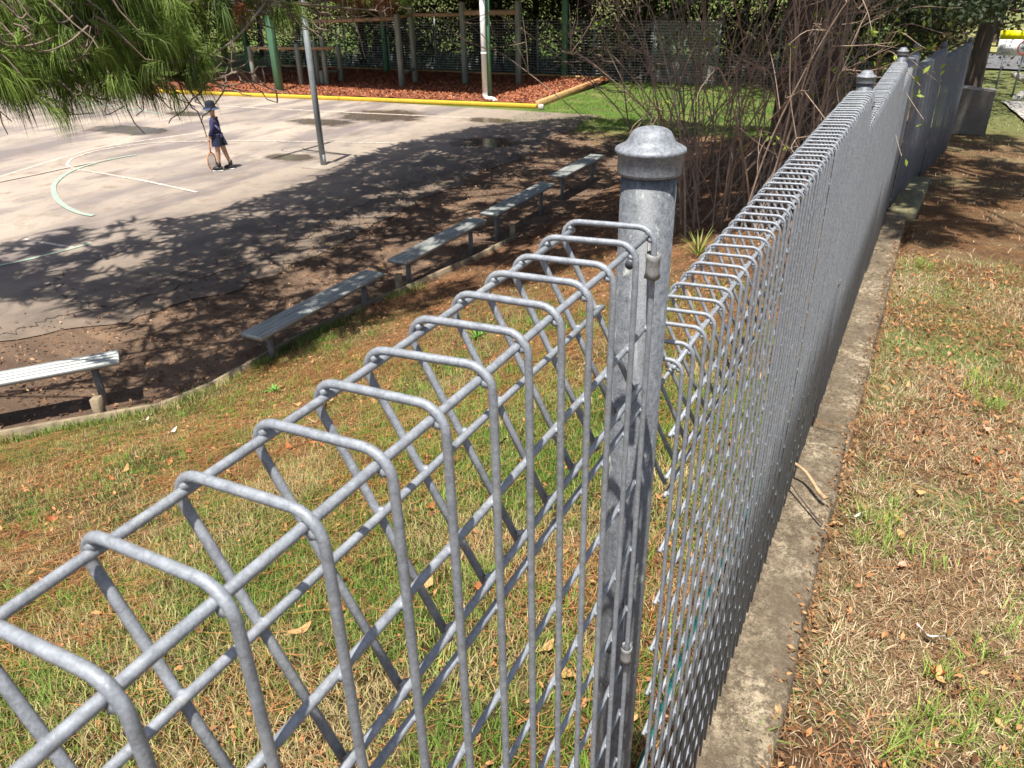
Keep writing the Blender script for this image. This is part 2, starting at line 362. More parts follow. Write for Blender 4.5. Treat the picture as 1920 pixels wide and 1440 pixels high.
# right side: footpath and the road beyond
M['concrete_pale'] = simple('pale_concrete', (.46, .43, .38), .9, 0, .2, 6)
M['asphalt'] = simple('road_asphalt', (.13, .13, .135), .9, 0, .2, 20)
def sheet(name, poly, mat, dz, n=14, kind='structure'):
    A = np.array(poly, float); V = []; 
    for i in range(n + 1):
        for j in range(n + 1):
            u, v = i / n, j / n; q_ = (A[0] * (1 - u) + A[1] * u) * (1 - v) + (A[3] * (1 - u) + A[2] * u) * v
            V.append([q_[0], q_[1], float(H(q_[0], q_[1])) + dz])
    Q = [[i * (n + 1) + j, (i + 1) * (n + 1) + j, (i + 1) * (n + 1) + j + 1, i * (n + 1) + j + 1] for i in range(n) for j in range(n)]
    o = link(name, npmesh(name, V, Q, None, None, True), mat); o['kind'] = kind; return o
sheet('footpath', [(13, -3.3), (19.5, -2.9), (19.5, -1.45), (13.5, -1.95)], M['concrete_pale'], .05)
sheet('road', [(26.5, -40), (31.5, -40), (32.5, .2), (27.5, .2)], M['asphalt'], .06)
sheet('road_verge', [(33, -40), (48, -40), (48, 2), (33.2, 2)], simple('verge_grass', (.28, .27, .1), .95, 0, .3, 4), .05)
sheet('driveway', [(21.5, -9), (27, -9), (27, -2.6), (21.5, -2.4)], M['asphalt'], .055)
b = MB(); pts = spline([(20.0, -1.75), (21.0, -1.95), (22, -2.2), (23.5, -2.3), (26, -2.0)], 4)
for a_, c_ in zip(pts[:-1], pts[1:]):
    m_ = (a_ + c_) / 2; b.box((m_[0], m_[1], float(H(*m_)) + .05), (np.linalg.norm(c_ - a_) + .01, .14, .16), math.atan2(*(c_ - a_)[::-1]))
o = b.build('kerb', M['concrete_pale'], None, False); o['kind'] = 'structure'
# ---------------------------------------------------------------- roll-top fence
SP = .05; WR = .0028
def loop_mesh(h, near=True):
    r = .0155; n = 10 if near else 6
    path = [(-.0082, -h), (-.0082, -h * .5), (-.0082, -.03)]
    c1 = np.array([.0082 - .0005, -.0082 + .0005])
    for a in np.linspace(180, 90, 7 if near else 4): path.append((c1[0] + r * math.cos(math.radians(a)), c1[1] + r * math.sin(math.radians(a))))
    nl = np.array([.872, -.489]); A = np.array([.0738, -.0046]); md = np.array([0, 1.]) + nl; md /= np.linalg.norm(md); c2 = A - (r - .005) * md
    a1 = math.degrees(math.atan2(nl[1], nl[0]))
    for a in np.linspace(90, a1, 9 if near else 5): path.append((c2[0] + r * math.cos(math.radians(a)), c2[1] + r * math.sin(math.radians(a))))
    s = np.array(path[-1]); e = np.array([.0005, -.163]); path += [tuple(s * .6 + e * .4), tuple(e)]
    P = np.array([(0, y, z) for y, z in path]); b = MB(); b.tube(P, WR, n)
    legdir = (e - s) / np.linalg.norm(e - s); C_ = s + (e - s) * .42 + np.array([legdir[1], -legdir[0]]) * .005
    if near:
        for (y, z, rr) in [(-.0035, -.002, .0038), (.0738, -.0015, .004), (C_[0] + .002, C_[1], .0038), (.0, -.152, .0036)]: b.blob((0, y, z), (.0038, rr * .85, rr * .85), .8)
        for k in range(1, 15): b.blob((.0005, -.0055, -.0888 * k), (.0036, .0028, .0034), .6)
    return b.mesh('wire'), A, C_
LM_near = loop_mesh(1.337, True); LM_far = loop_mesh(1.337, False)

def rail_mesh(L, near, x0=0.0):
    b = MB(); m = 14 if near else 3; x = np.linspace(x0, x0 + L, m)
    b.tube(np.stack([x, (rng.random(m) - .5) * .0008, (rng.random(m) - .5) * .0012], 1), WR, 10 if near else 6); return b.mesh('rail')

BF = empty('boundary_fence', (-1.35, 0, .15), 0, 'grey galvanised roll-top mesh fence with capped round posts', 'fence')
def panel(name, p0, dirv, ztop, nloop, k0, label, near, nrails=15):
    """p0: xy of the first loop; dirv: angle of the run"""
    o = empty(name, np.array((p0[0], p0[1], ztop)) - np.array(BF.location), dirv, label); o.parent = BF
    LM, A, C_ = LM_near if near else LM_far
    for k in range(nloop):
        w = link('wire', LM, M['galv'], o); w.location = (k * SP + rng.normal() * .0011, rng.normal() * .0005, rng.normal() * .0008); w.rotation_euler = (rng.normal() * .0008, rng.normal() * .0004, rng.normal() * .02)
    L = (nloop - 1) * SP
    rm = rail_mesh(L + .012, near, -.006)
    pos = [(0, 0), (A[0], A[1]), (C_[0], C_[1]), (-.0032, -.151)] + [(-.0032, -.0888 * k) for k in range(1, nrails)]
    for (y, z) in pos:
        r_ = link('rail', rm, M['galv'], o); r_.location = (rng.normal() * .001, y, z)
    return o
tops = {1: GZ, 2: GZ - .193, 3: GZ - .325, 4: GZ - .475, 5: GZ - .63, 6: GZ - .74, 7: GZ - .83}
panel('fence_panel', (-1.35, 0), 0, tops[1], 28, 0, 'nearest roll-top wire fence panel, its loops largest in the foreground', True)
panel('fence_panel', (.139, 0), 0, tops[2], 49, 0, 'roll-top fence panel starting behind the nearest capped post, fully sunlit', True)
panel('fence_panel', (2.62, 0), 0, tops[3], 49, 0, 'roll-top fence panel between the second and third capped posts', False)
panel('fence_panel', (5.12, -.0), 0, tops[4], 48, 0, 'shaded fence panel just past the third capped post', False)
fd = [(7.62, -.01, -.085), (10.07, -.22, -.12), (12.5, -.52, -.16)]
panel('fence_panel', fd[0][:2], fd[0][2], tops[5], 48, 0, 'shaded fence panel past the fourth capped post where the fence bends', False)
panel('fence_panel', fd[1][:2], fd[1][2], tops[6], 48, 0, 'dark fence panel near the far end beside the tilted concrete block', False)

def cap_profile(s=1.0):
    return [(r_ * s, z * s) for r_, z in [(.0285, 0), (.0314, .0), (.0319, .003), (.0317, .0185), (.0340, .0202), (.0352, .0226), (.0345, .0248), (.0308, .0268), (.0270, .0286), (.0242, .0306), (.0224, .0334), (.0208, .0368), (.0186, .0400), (.0148, .0425), (.0092, .0441), (.003, .0449), (0.0004, .0450)]]
def curl_mesh():
    b = MB(); n = 16; h = .023; th = np.linspace(math.radians(-250), math.radians(70), n); V = []
    zz = np.linspace(0, 1, 5)
    for t in zz:
        fl = .0064 + .0011 * (2 * t - 1) ** 4
        for rr in (fl, fl - .0012):
            V += [[rr * math.cos(a), rr * math.sin(a), -h * t + .0008 * math.sin(3 * a)] for a in th]
    Q = []
    for k in range(4):
        for i in range(n - 1):
            a = k * 2 * n + i; Q.append([a, a + 2 * n, a + 2 * n + 1, a + 1]); a += n; Q.append([a, a + 1, a + 2 * n + 1, a + 2 * n])
    for i in range(n - 1):
        Q.append([i, i + 1, n + i + 1, n + i]); a = 8 * n + i; Q.append([a, a + n, a + n + 1, a + 1])
    b.add(V, Q); return b
def fence_post(x, y, ztop, zbot, label, clips=True, panel_x=None):
    o = empty('fence_post', np.array((x, y, zbot)) - np.array(BF.location), 0, label); o.parent = BF
    b = MB(); b.tube([(0, 0, -.3), (0, 0, .1), (0, 0, (ztop - zbot) * .5), (0, 0, ztop - zbot - .03)], .028, 28); b.build('tube', M['galv_post'], o)
    b = MB(); b.lathe(cap_profile(1.0), (0, 0, ztop - zbot - .0450), 32); b.build('cap', M['galv_cap'], o)
    if clips:
        for dz in clips:
            b = curl_mesh(); m_ = b.mesh('clip'); c_ = link('clip', m_, M['clip'], o); c_.location = (panel_x - x, -.0082 - y, dz - zbot)
            b = MB(); b.box(((panel_x - x) * .45, (-.0082 - y) * .45, dz - zbot - .013), (abs(panel_x - x) * .8 + .01, .0016, .022), math.atan2(y, x - panel_x)); b.build('tab', M['clip'], c_.parent, False)
            b = MB(); b.tube([(panel_x - x - .004, .012 - y, dz - zbot - .012), (panel_x - x + .018, .016 - y, dz - zbot - .012)], .0048, 10); b.build('bolt', M['bolt'], o)
    return o
PX, PY = .105, .034
fence_post(PX, PY, GZ + .0765, 0, 'large galvanised round post with domed cap in the foreground', [tops[1] - .014, tops[1] - .50, tops[1] - 1.1], 0.0)
fence_post(2.60, PY, GZ - .12, -.1, 'second galvanised post along the fence, sunlit domed cap', [tops[2] - .02, tops[2] - .7], 2.54)
fence_post(5.09, PY, GZ - .235, -.25, 'third galvanised post along the fence, its cap partly shaded', [tops[3] - .02], 5.03)
fence_post(7.58, PY, GZ - .39, -.4, 'fourth fence post, dull cap behind twigs in deep shade', None)
fence_post(10.04, -.17, GZ - .55, -.55, 'far shaded fence post where the fence bends to the right', None)
fence_post(12.46, -.47, GZ - .66, -.65, 'last fence post before the tilted concrete block', None)

# concrete strip under the fence and the timber sleeper further along
km = NT('weathered_concrete'); p = km.geo_pos(); n1 = km.noise(p, 7, 7, .75); n2 = km.noise(p, 48, 6, .8); n3 = km.noise(p, 170, 3, .6)
c = km.ramp(n1, [(.34, (.115, .09, .06)), (.5, (.245, .195, .13)), (.64, (.46, .38, .265))]); c = km.mix(km.ramp(n2, [(.44, (.85, .85, .85)), (.56, (0, 0, 0))]), c, (.085, .065, .042)); c = km.mix(km.ramp(n3, [(.6, (0, 0, 0)), (.7, (.6, .6, .6))]), c, (.55, .48, .37)); n5 = km.noise(p, 2.6, 5, .7); c = km.mix(km.ramp(n5, [(.45, (0, 0, 0)), (.62, (.65, .65, .65))]), c, (.13, .10, .07))
km.col(c); km.set(.92, 0, .2); km.bump(km.math('ADD', n2, n3), .7, .012)
def kerb_seg(x0, x1, z0, z1, y0=-.168, y1=.07, mat=None):
    n = max(3, int((x1 - x0) / .04)); xs_ = np.linspace(x0, x1, n); zz = np.linspace(z0, z1, n)
    er = (fbm(xs_ * 3, xs_ * 0 + x0, 61) - .5) * .035 + (fbm(xs_ * 14, xs_ * 0, 62) - .5) * .014
    prof = [(y0 - .004, -.12), (y0, -.014), (y0 + .006, -.004), (y0 + .016, 0), ((y0 + y1) / 2, .003), (y1, 0), (y1, -.12)]
    V = []
    for i_, x in enumerate(xs_):
        for k, (yy, dz) in enumerate(prof): V.append([x, yy + (er[i_] if k < 4 else 0), zz[i_] + dz + (fbm(x * 6, yy * 6 + k, 63) - .5) * .012 * (k in (3, 4, 5))])
    m = len(prof); Q = [[i_ * m + k, i_ * m + k + 1, (i_ + 1) * m + k + 1, (i_ + 1) * m + k] for i_ in range(n - 1) for k in range(m - 1)]
    V = np.array(V); b = MB(); b.add(V, np.array(Q)[:, ::-1], [[0, k, k + 1] for k in range(1, m - 1)] + [[(n - 1) * m, (n - 1) * m + k + 1, (n - 1) * m + k] for k in range(1, m - 1)])
    o = b.build('concrete_strip', mat or km.m, None, True); o['kind'] = 'structure'; return o
kerb_seg(-2.2, -.12, .17, .16); kerb_seg(-.115, 2.48, -.012, -.016); kerb_seg(2.485, 5.0, -.10, -.14, -.18); kerb_seg(5.005, 7.3, -.225, -.3, -.18)
M['old_timber'] = simple('mossy_timber', (.15, .135, .075), .9, 0, .5, 14, .5, (.3, 1, 1))
for (x0, x1, z, lab, w) in [(7.35, 8.3, -.33, 'near weathered timber sleeper step at the foot of the shaded fence', .24), (8.45, 9.4, -.42, 'farther mossy timber sleeper step at the foot of the shaded fence', .30)]:
    b = MB(); b.bbox(((x0 + x1) / 2, -.16, z - .05), (x1 - x0, w, .16), .012, -.05); tag(b.build('timber_sleeper', M['old_timber'], None, False), lab, 'sleeper', 'sleepers at the fence foot')

# low green-edged mesh guard behind the second panel
g_ = empty('mesh_guard', (.3, .10, -.05), 0, 'low thin wire mesh with dark teal edging strip behind the fence foot', 'mesh guard')
b = MB(); xx = np.linspace(0, 2.3, 24); b.tube(np.stack([xx, .018 * np.sin(xx * 2), .055 + .012 * np.sin(xx * 3)], 1), .0075, 8); b.build('edging', simple('teal_plastic', (.01, .115, .105), .5), g_)
b = MB()
for z in (.0, .018, .036): b.tube(np.stack([xx, .018 * np.sin(xx * 2) - .03, np.full_like(xx, z)], 1), .0009, 4, False)
for x in np.arange(0, 2.3, .035): b.tube([(x, .018 * math.sin(x * 2) - .03, -.06), (x, .018 * math.sin(x * 2) - .028, .05)], .0009, 4, False)
b.build('mesh', M['galv'], g_)
# ---------------------------------------------------------------- benches
alm = NT('weathered_aluminium'); p = alm.coord((1, 1, 1)); n1 = alm.noise(alm.coord((.4, 3, 3)), 7, 5, .6); n2 = alm.noise(p, 40, 4, .7)
c = alm.ramp(n1, [(.3, (.26, .275, .265)), (.6, (.42, .44, .42)), (.75, (.52, .53, .51))]); c = alm.mix(alm.ramp(n2, [(.55, (0, 0, 0)), (.75, (.4, .4, .4))]), c, (.25, .26, .24)); alm.col(c); alm.set(.5, .25, .5); alm.bump(n2, .12, .003)
M['alu'] = alm.m
M['leg_steel'] = simple('dull_steel_leg', (.2, .19, .18), .7, .2, .25, 20)
def bench(label, c, rz, L=1.82):
    o = empty('bench', (c[0], c[1], ZC), rz, label, 'bench', 'backless benches beside the court')
    W_, hh, t = .245, .415, .035
    # ridged plank section swept along its length
    ys_ = []; nr = 4
    for k in range(nr):
        y0 = -W_ / 2 + k * W_ / nr; w_ = W_ / nr
        ys_ += [(y0 + .005, -.007), (y0 + .007, .004), (y0 + w_ - .007, .004), (y0 + w_ - .005, -.007)]
    prof = [(-W_ / 2 - .004, -t), (-W_ / 2 - .006, -.004), (-W_ / 2 - .002, 0)] + ys_ + [(W_ / 2 + .002, 0), (W_ / 2 + .006, -.004), (W_ / 2 + .004, -t)]
    m = len(prof); V = [[sx * L / 2, y, hh + z] for sx in (-1, 1) for y, z in prof]
    Q = [[k, (k + 1) % m, m + (k + 1) % m, m + k] for k in range(m)]
    b = MB(); b.add(V, np.array(Q)[:, ::-1]); b.build('seat', M['alu'], o, False)
    for sx in (-1, 1):
        b = MB(); b.box((sx * (L / 2 + .004), 0, hh - .017), (.008, W_ + .012, .042)); b.build('end_cap', M['alu'], o, False)
        b = MB(); b.tube([(sx * (L / 2 - .2), 0, -.1), (sx * (L / 2 - .2), 0, hh - t - .006)], .03, 12); b.box((sx * (L / 2 - .2), 0, hh - t - .003), (.09, W_ * .85, .006)); b.build('leg', M['leg_steel'], o, False)
    return o
bench('bright sunlit metal bench at the left edge of the picture', (2.27, 6.12), math.atan2(5.56 - 6.13, 3.10 - 2.36), 1.9)
for (x0, x1, y, lab) in [(3.83, 5.65, 4.80, 'shaded metal bench nearest the fence, longest in view'), (6.06, 7.88, 4.78, 'shaded metal bench second from the grass bank'), (8.17, 9.98, 4.77, 'shaded metal bench third from the grass bank'), (10.52, 12.2, 4.84, 'farthest metal bench, deepest in the tree shade')]:
    bench(lab, ((x0 + x1) / 2, y), 0, x1 - x0)

# timber edging board and stakes below the bank
M['board'] = simple('grey_timber_board', (.24, .19, .125), .9, 0, .4, 16, .4, (.25, 1, 1))
bp = [(.6, 7.12), (2.05, 5.80), (2.93, 5.0), (3.4, 4.9), (4.4, 4.89), (5.13, 4.86), (5.97, 4.71), (7.4, 4.5), (8.3, 4.44)]
labs = ['timber edging board at the left frame edge', 'timber edging board below the sunlit bench', 'short timber edging board at the bend in the bank', 'timber edging board behind the first leg of the nearest shaded bench', 'timber edging board below the middle of the nearest shaded bench', 'timber edging board under the far end of the nearest shaded bench', 'timber edging board beside the second shaded bench', 'last timber edging board in the shade by the third bench']
for (a, c_, lab) in zip(bp[:-1], bp[1:], labs):
    a = np.array(a); c_ = np.array(c_); m_ = (a + c_) / 2; L = np.linalg.norm(c_ - a) - .004
    b = MB(); b.bbox((m_[0], m_[1], ZC + .045), (L, .038, .17), .005, math.atan2(*(c_ - a)[::-1])); tag(b.build('edging_board', M['board'], None, False), lab, 'edging board', 'timber boards along the foot of the bank')
for (x, y, lab, s) in [(2.62, 5.36, 'timber stake beside the leg of the sunlit bench', .085), (6.06, 4.78, 'timber stake at the start of the second shaded bench', .1), (8.32, 4.5, 'dark timber stake at the end of the edging boards', .09)]:
    b = MB(); b.bbox((x, y, ZC + .1), (s, s * .8, .30), .004, .5); tag(b.build('timber_stake', M['board'], None, False), lab, 'stake', 'stakes of the timber edging')

# ---------------------------------------------------------------- basketball pole
M['pole_galv'] = simple('grey_pole_steel', (.27, .30, .31), .55, .3, .15, 10)
o = empty('basketball_post', (11.12, 10.08, ZC), 0, 'grey steel basketball post standing on the court edge', 'basketball post')
b = MB(); b.tube([(0, 0, .02), (0, 0, 1.5), (0, 0, 3.1)], .057, 18); b.build('pole', M['pole_galv'], o)
b = MB(); b.tube([(0, 0, 3.06), (.0, .6, 3.16), (0, 1.2, 3.2)], .045, 12); b.tube([(.0, 0, 2.95), (-.1, 1.2, 3.0)], .02, 8); b.tube([(.0, 0, 2.95), (.1, 1.2, 3.0)], .02, 8); b.build('arm', M['pole_galv'], o)
b = MB(); b.bbox((0, 1.24, 3.3), (1.8, .03, 1.05), .01); b.build('backboard', simple('board_white', (.6, .6, .58), .6), o, False)
th = np.linspace(0, 2 * math.pi, 25); b = MB(); b.tube(np.stack([.23 * np.cos(th), 1.5 + .23 * np.sin(th), np.full(25, 3.05)], 1), .009, 6, False); b.tube([(0, 1.2, 3.05), (0, 1.28, 3.05)], .02, 6); b.build('hoop', simple('hoop_orange', (.5, .12, .03)), o)
b = MB(); b.box((0, 0, .018), (.62, .6, .03), .1); b.build('footing', simple('footing_concrete', (.33, .28, .23), .9, 0, .2, 6), o, False)
b = MB(); b.box((-.03, -.055, .13), (.035, .03, .2)); b.build('bracket', M['pole_galv'], o, False)

# ---------------------------------------------------------------- mulch bed, its frames and roof
M['yellow'] = simple('yellow_painted_timber', (.60, .40, .035), .75, 0, .12, 5, .1)
M['pine_timber'] = simple('raw_pine_timber', (.50, .31, .13), .8, 0, .25, 12, .2)
bed = np.array([(17.75, 24), (18.05, 20.2), (19.12, 9.4), (24.95, 9.75), (24.8, 24)])
b = MB(); V = []; nu, nv = 60, 40
for i in range(nu + 1):
    for j in range(nv + 1):
        v = j / nv; y = 9.45 + (24 - 9.45) * v; xl = np.interp(y, [9.4, 20.2, 24], [19.15, 18.1, 17.8]); x = xl + (24.9 - xl) * i / nu
        V.append([x, y, ZC + .10 + .05 * float(fbm(x * 2, y * 2, 70)) + .02 * math.sin(x * 9 + y * 7)])
Q = [[i * (nv + 1) + j, (i + 1) * (nv + 1) + j, (i + 1) * (nv + 1) + j + 1, i * (nv + 1) + j + 1] for i in range(nu) for j in range(nv)]
b.add(V, Q); o = b.build('mulch_bed', simple('red_mulch', (.19, .065, .035), .95, 0, .5, 25, .8), None); o['kind'] = 'structure'
def chips(n, xr, yr, sx=.07):
    x = rng.uniform(*xr, n); y = rng.uniform(*yr, n); xl = np.interp(y, [9.4, 20.2, 24], [19.2, 18.15, 17.85]); k = x > xl; x, y = x[k], y[k]; n = len(x)
    z = ZC + .125 + .05 * fbm(x * 2, y * 2, 70); a = rng.uniform(0, 6.28, n); L = rng.uniform(.4, 1.3, n) * sx; w = L * rng.uniform(.25, .5, n); tl = rng.normal(0, .5, n); t2 = rng.normal(0, .4, n)
    d = np.stack([np.cos(a), np.sin(a), np.sin(tl)], 1); e_ = np.stack([-np.sin(a), np.cos(a), np.sin(t2)], 1); P = np.stack([x, y, z], 1)
    V = np.stack([P - d * L[:, None] / 2 - e_ * w[:, None] / 2, P + d * L[:, None] / 2 - e_ * w[:, None] / 2, P + d * L[:, None] / 2 + e_ * w[:, None] / 2, P - d * L[:, None] / 2 + e_ * w[:, None] / 2], 1).reshape(-1, 3)
    base = np.array([.30, .105, .05]); cc = base * rng.uniform(.4, 1.5, (n, 1)); m_ = rng.random(n) < .08; cc[m_] = np.array([.42, .23, .12]) * rng.uniform(.7, 1.2, (m_.sum(), 1))
    return npmesh('mulch_chips', V, np.arange(4 * n).reshape(-1, 4), None, np.repeat(cc, 4, 0))
o = link('mulch_chips', chips(26000, (18, 24.9), (9.5, 22)), M['chips']); tag(o, 'red bark mulch chips covering the timber-edged bed', 'mulch', None, 'stuff')
def beam(name, a, c_, w, h, mat, lab, cat, group):
    a = np.array(a, float); c_ = np.array(c_, float); m_ = (a + c_) / 2
    b = MB(); b.bbox((m_[0], m_[1], m_[2]), (np.linalg.norm((c_ - a)[:2]), w, h), .01, math.atan2(c_[1] - a[1], c_[0] - a[0])); return tag(b.build(name, mat, None, False), lab, cat, group)
beam('timber_edging', (17.72, 24, ZC + .055), (18.5, 15.6, ZC + .055), .1, .12, M['yellow'], 'yellow painted timber edging on the left half of the mulch bed', 'edging', 'timber edging of the mulch bed')
beam('timber_edging', (18.502, 15.58, ZC + .055), (19.12, 9.36, ZC + .055), .1, .12, M['yellow'], 'yellow painted timber edging ending at the corner of the mulch bed', 'edging', 'timber edging of the mulch bed')
beam('timber_edging', (19.2, 9.38, ZC + .08), (24.9, 9.70, ZC + .08), .1, .2, M['pine_timber'], 'unpainted pine edging on the right side of the mulch bed', 'edging', 'timber edging of the mulch bed')
beam('timber_edging', (24.98, 9.66, ZC + .08), (24.98, 15, ZC + .08), .1, .2, M['pine_timber'], 'unpainted pine edging along the right back of the mulch bed', 'edging', 'timber edging of the mulch bed')
beam('timber_edging', (24.98, 15.02, ZC + .08), (24.9, 24, ZC + .08), .1, .2, M['pine_timber'], 'unpainted pine edging along the left back of the mulch bed', 'edging', 'timber edging of the mulch bed')
b = MB(); b.bbox((18.98, 9.16, ZC + .06), (.16, .14, .15), .02, .3); tag(b.build('concrete_lump', M['concrete_pale'], None, False), 'small pale concrete lump at the mulch bed corner', 'concrete lump')

M['green_post'] = simple('green_painted_steel', (.095, .22, .125), .55, .1, .12, 6)
M['grey_green'] = simple('grey_green_timber', (.22, .25, .2), .85, 0, .25, 9, .2, (1, 1, .2))
M['pvc'] = simple('white_pvc', (.78, .78, .76), .4, 0, .04, 5)
M['roof'] = simple('roof_sheet', (.25, .26, .25), .6, .2, .1, 3)
sh = empty('shade_shelter', (18.7, 18.1, ZC), 0, 'green steel shelter over the mulch bed with tall posts', 'shelter')
for (x, y, w) in [(18.72, 18.1, .2), (19.56, 11.04, .10), (24.89, 11.1, .17), (24.6, 18.2, .17), (18.4, 25, .17), (24.5, 25, .17)]:
    b = MB(); b.bbox((x - 18.7, y - 18.1, 1.68), (w, w, 3.36), .012); b.build('post', M['green_post'], sh, False)
rb = MB(); rb.box((21.65 - 18.7, 18.25 - 18.1, 3.42), (5.2, 14.7, .11)); rb.build('roof', M['roof'], sh, False)
pp = empty('downpipe', (19.36, 11.08, ZC), 0, 'white plastic downpipe with bent foot on the mulch bed edge', 'downpipe')
b = MB(); b.tube([(0, 0, .28), (0, 0, 2), (0, 0, 3.3)], .072, 16); b.build('pipe', M['pvc'], pp)
b = MB(); b.tube(spline([(0, 0, .3), (0, 0, .22), (.0, -.06, .15), (-.06, -.28, .14), (-.16, -.42, .1), (-.22, -.5, .02)], 5), .072, 14); b.build('elbow', M['pvc'], pp)
b = MB(); b.tube([(0, 0, 1.3), (0, 0, 1.35)], .08, 16); b.build('bracket', M['pvc'], pp)

# climbing frames of grey-green posts
f1 = empty('climbing_frame', (21.02, 15.05, ZC), 0, 'grey-green timber climbing frame with four tall posts and tan beams', 'climbing frame')
def post(par, x, y, h, w=.15):
    b = MB(); b.bbox((x - par.location.x, y - par.location.y, h / 2), (w, w, h), .015); return b.build('post', M['grey_green'], par, False)
for x, y, h in [(21.02, 15.05, 2.22), (22.07, 15.24, 2.42), (22.24, 13.42, 2.5), (22.79, 11.76, 2.52)]: post(f1, x, y, h)
def fbeam(par, a, c_, w, h, mat):
    a = np.array(a, float) - np.array(par.location); c_ = np.array(c_, float) - np.array(par.location); m_ = (a + c_) / 2; d = c_ - a
    b = MB(); b.tube([a, c_], w, 6); return b.build('beam', mat, par, False)
M['tan_beam'] = simple('tan_timber', (.36, .25, .14), .85, 0, .25, 9, .2)
fbeam(f1, (22.79, 11.76, ZC + 2.2), (22.24, 13.42, ZC + 2.2), .085, .14, M['tan_beam']); fbeam(f1, (22.24, 13.42, ZC + 2.15), (22.07, 15.24, ZC + 2.15), .06, .1, M['tan_beam'])
fbeam(f1, (21.02, 15.05, ZC + 2.1), (20.6, 18.0, ZC + 2.02), .06, .1, M['tan_beam']); fbeam(f1, (21.02, 15.05, ZC + 2.12), (22.07, 15.24, ZC + 2.15), .05, .1, M['tan_beam']); fbeam(f1, (21.02, 15.05, ZC + .5), (22.07, 15.24, ZC + .55), .05, .1, M['grey_green'])
f2 = empty('balance_frame', (20.1, 18.5, ZC), 0, 'low grey-green timber balance frame behind the hanging pine needles', 'climbing frame')
for x, y, h in [(19.97, 20.33, 1.3), (20.6, 19.75, 1.1), (20.16, 18.46, 1.4), (20.68, 18.16, 1.45), (20.55, 17.71, 1.62), (21.51, 17.87, 1.3)]: post(f2, x, y, h, .13)
post(f2, 20.62, 17.95, .55, .13)
fbeam(f2, (19.97, 20.33, ZC + 1.25), (20.16, 18.46, ZC + 1.25), .05, .1, M['tan_beam']); fbeam(f2, (20.16, 18.46, ZC + 1.25), (20.6, 17.3, ZC + 1.25), .05, .1, M['tan_beam']); fbeam(f2, (20.68, 18.16, ZC + .5), (21.51, 17.87, ZC + .45), .05, .1, M['grey_green'])

# ---------------------------------------------------------------- back fence
bf = empty('back_fence', (25.4, 8, ZC), 0, 'grey wire mesh fence with thin posts behind the lawn and mulch bed', 'fence')
for y in [4.27, 6.09, 8.21, 10.25, 12.35, 14.4, 16.5, 18.6, 20.7, 22.8, 24.9]:
    b = MB(); b.tube([(0, y - 8, -.2), (0, y - 8, 1.93)], .03, 8); b.build('post', M['pole_galv'], bf)
b = MB(); M['thin_wire'] = simple('thin_wire', (.48, .49, .48), .6, .2, .1)
for z in np.arange(.04, 1.86, .085): b.tube([(0, 6.09 - 8, z), (0, 17, z)], .0075, 4, False)
for y in np.arange(6.1, 25, .1): b.tube([(-.006, y - 8, .03), (-.006, y - 8, 1.86)], .0035, 3, False)
b.build('mesh', M['thin_wire'], bf)
b = MB()
for z in np.arange(.04, .9, .085): b.tube([(0, -7, z), (0, 6.05 - 8, z)], .0055, 4, False)
for y in np.arange(1.1, 6.1, .1): b.tube([(-.006, y - 8, .03), (-.006, y - 8, .86)], .0035, 3, False)
b.build('mesh', M['thin_wire'], bf)
b = MB()
for y in np.arange(6.1, 8.2, .05): b.tube([(-.02, y - 8, .03), (-.02, y - 8, 1.86)], .0045, 3, False)
for z in np.arange(.06, 1.86, .045): b.tube([(-.02, 6.09 - 8, z), (-.02, .2, z)], .0045, 3, False)
b.build('gate_mesh', simple('pale_wire', (.58, .58, .52), .6, .1), bf)

# ---------------------------------------------------------------- right side: block, sign
blk = MB(); n = 9
def blockpt(u, v, w):
    x = 14.0 + w * .42 - .10 * v; y = -.50 - u * .50 - .03 * v; z = -.66 + v * .70 
    y += (.02 - .05 * v) * (1 - 2 * u) * .6; z += -.035 * u * v
    return [x + .02 * float(fbm(u * 3 + 5, v * 3 + w * 7, 81)), y + .03 * float(fbm(v * 3, w * 3 + u * 5, 82) - .5), z + .02 * float(fbm(u * 4, w * 4, 83) - .5)]
def face(f):
    V = [blockpt(*f(i / n, j / n)) for i in range(n + 1) for j in range(n + 1)]
    Q = [[i * (n + 1) + j, (i + 1) * (n + 1) + j, (i + 1) * (n + 1) + j + 1, i * (n + 1) + j + 1] for i in range(n) for j in range(n)]; blk.add(V, Q)
for f in (lambda a, c: (a, c, 0), lambda a, c: (a, c, 1), lambda a, c: (a, 1, c), lambda a, c: (0, a, c), lambda a, c: (1, a, c)): face(f)
bm_ = NT('old_block_concrete'); p = bm_.geo_pos(); n1 = bm_.noise(p, 4, 5, .65); n2 = bm_.noise(p, 40, 4, .7); bm_.col(bm_.mix(.5, bm_.ramp(n1, [(.35, (.15, .14, .125)), (.65, (.30, .28, .25))]), bm_.ramp(n2, [(.3, (.09, .085, .075)), (.7, (.24, .22, .19))]))); bm_.set(.95); bm_.bump(n2, .6, .01)
tag(blk.build('concrete_block', bm_.m, None, False), 'tilted grey concrete block at the foot of the dark tree', 'concrete block')

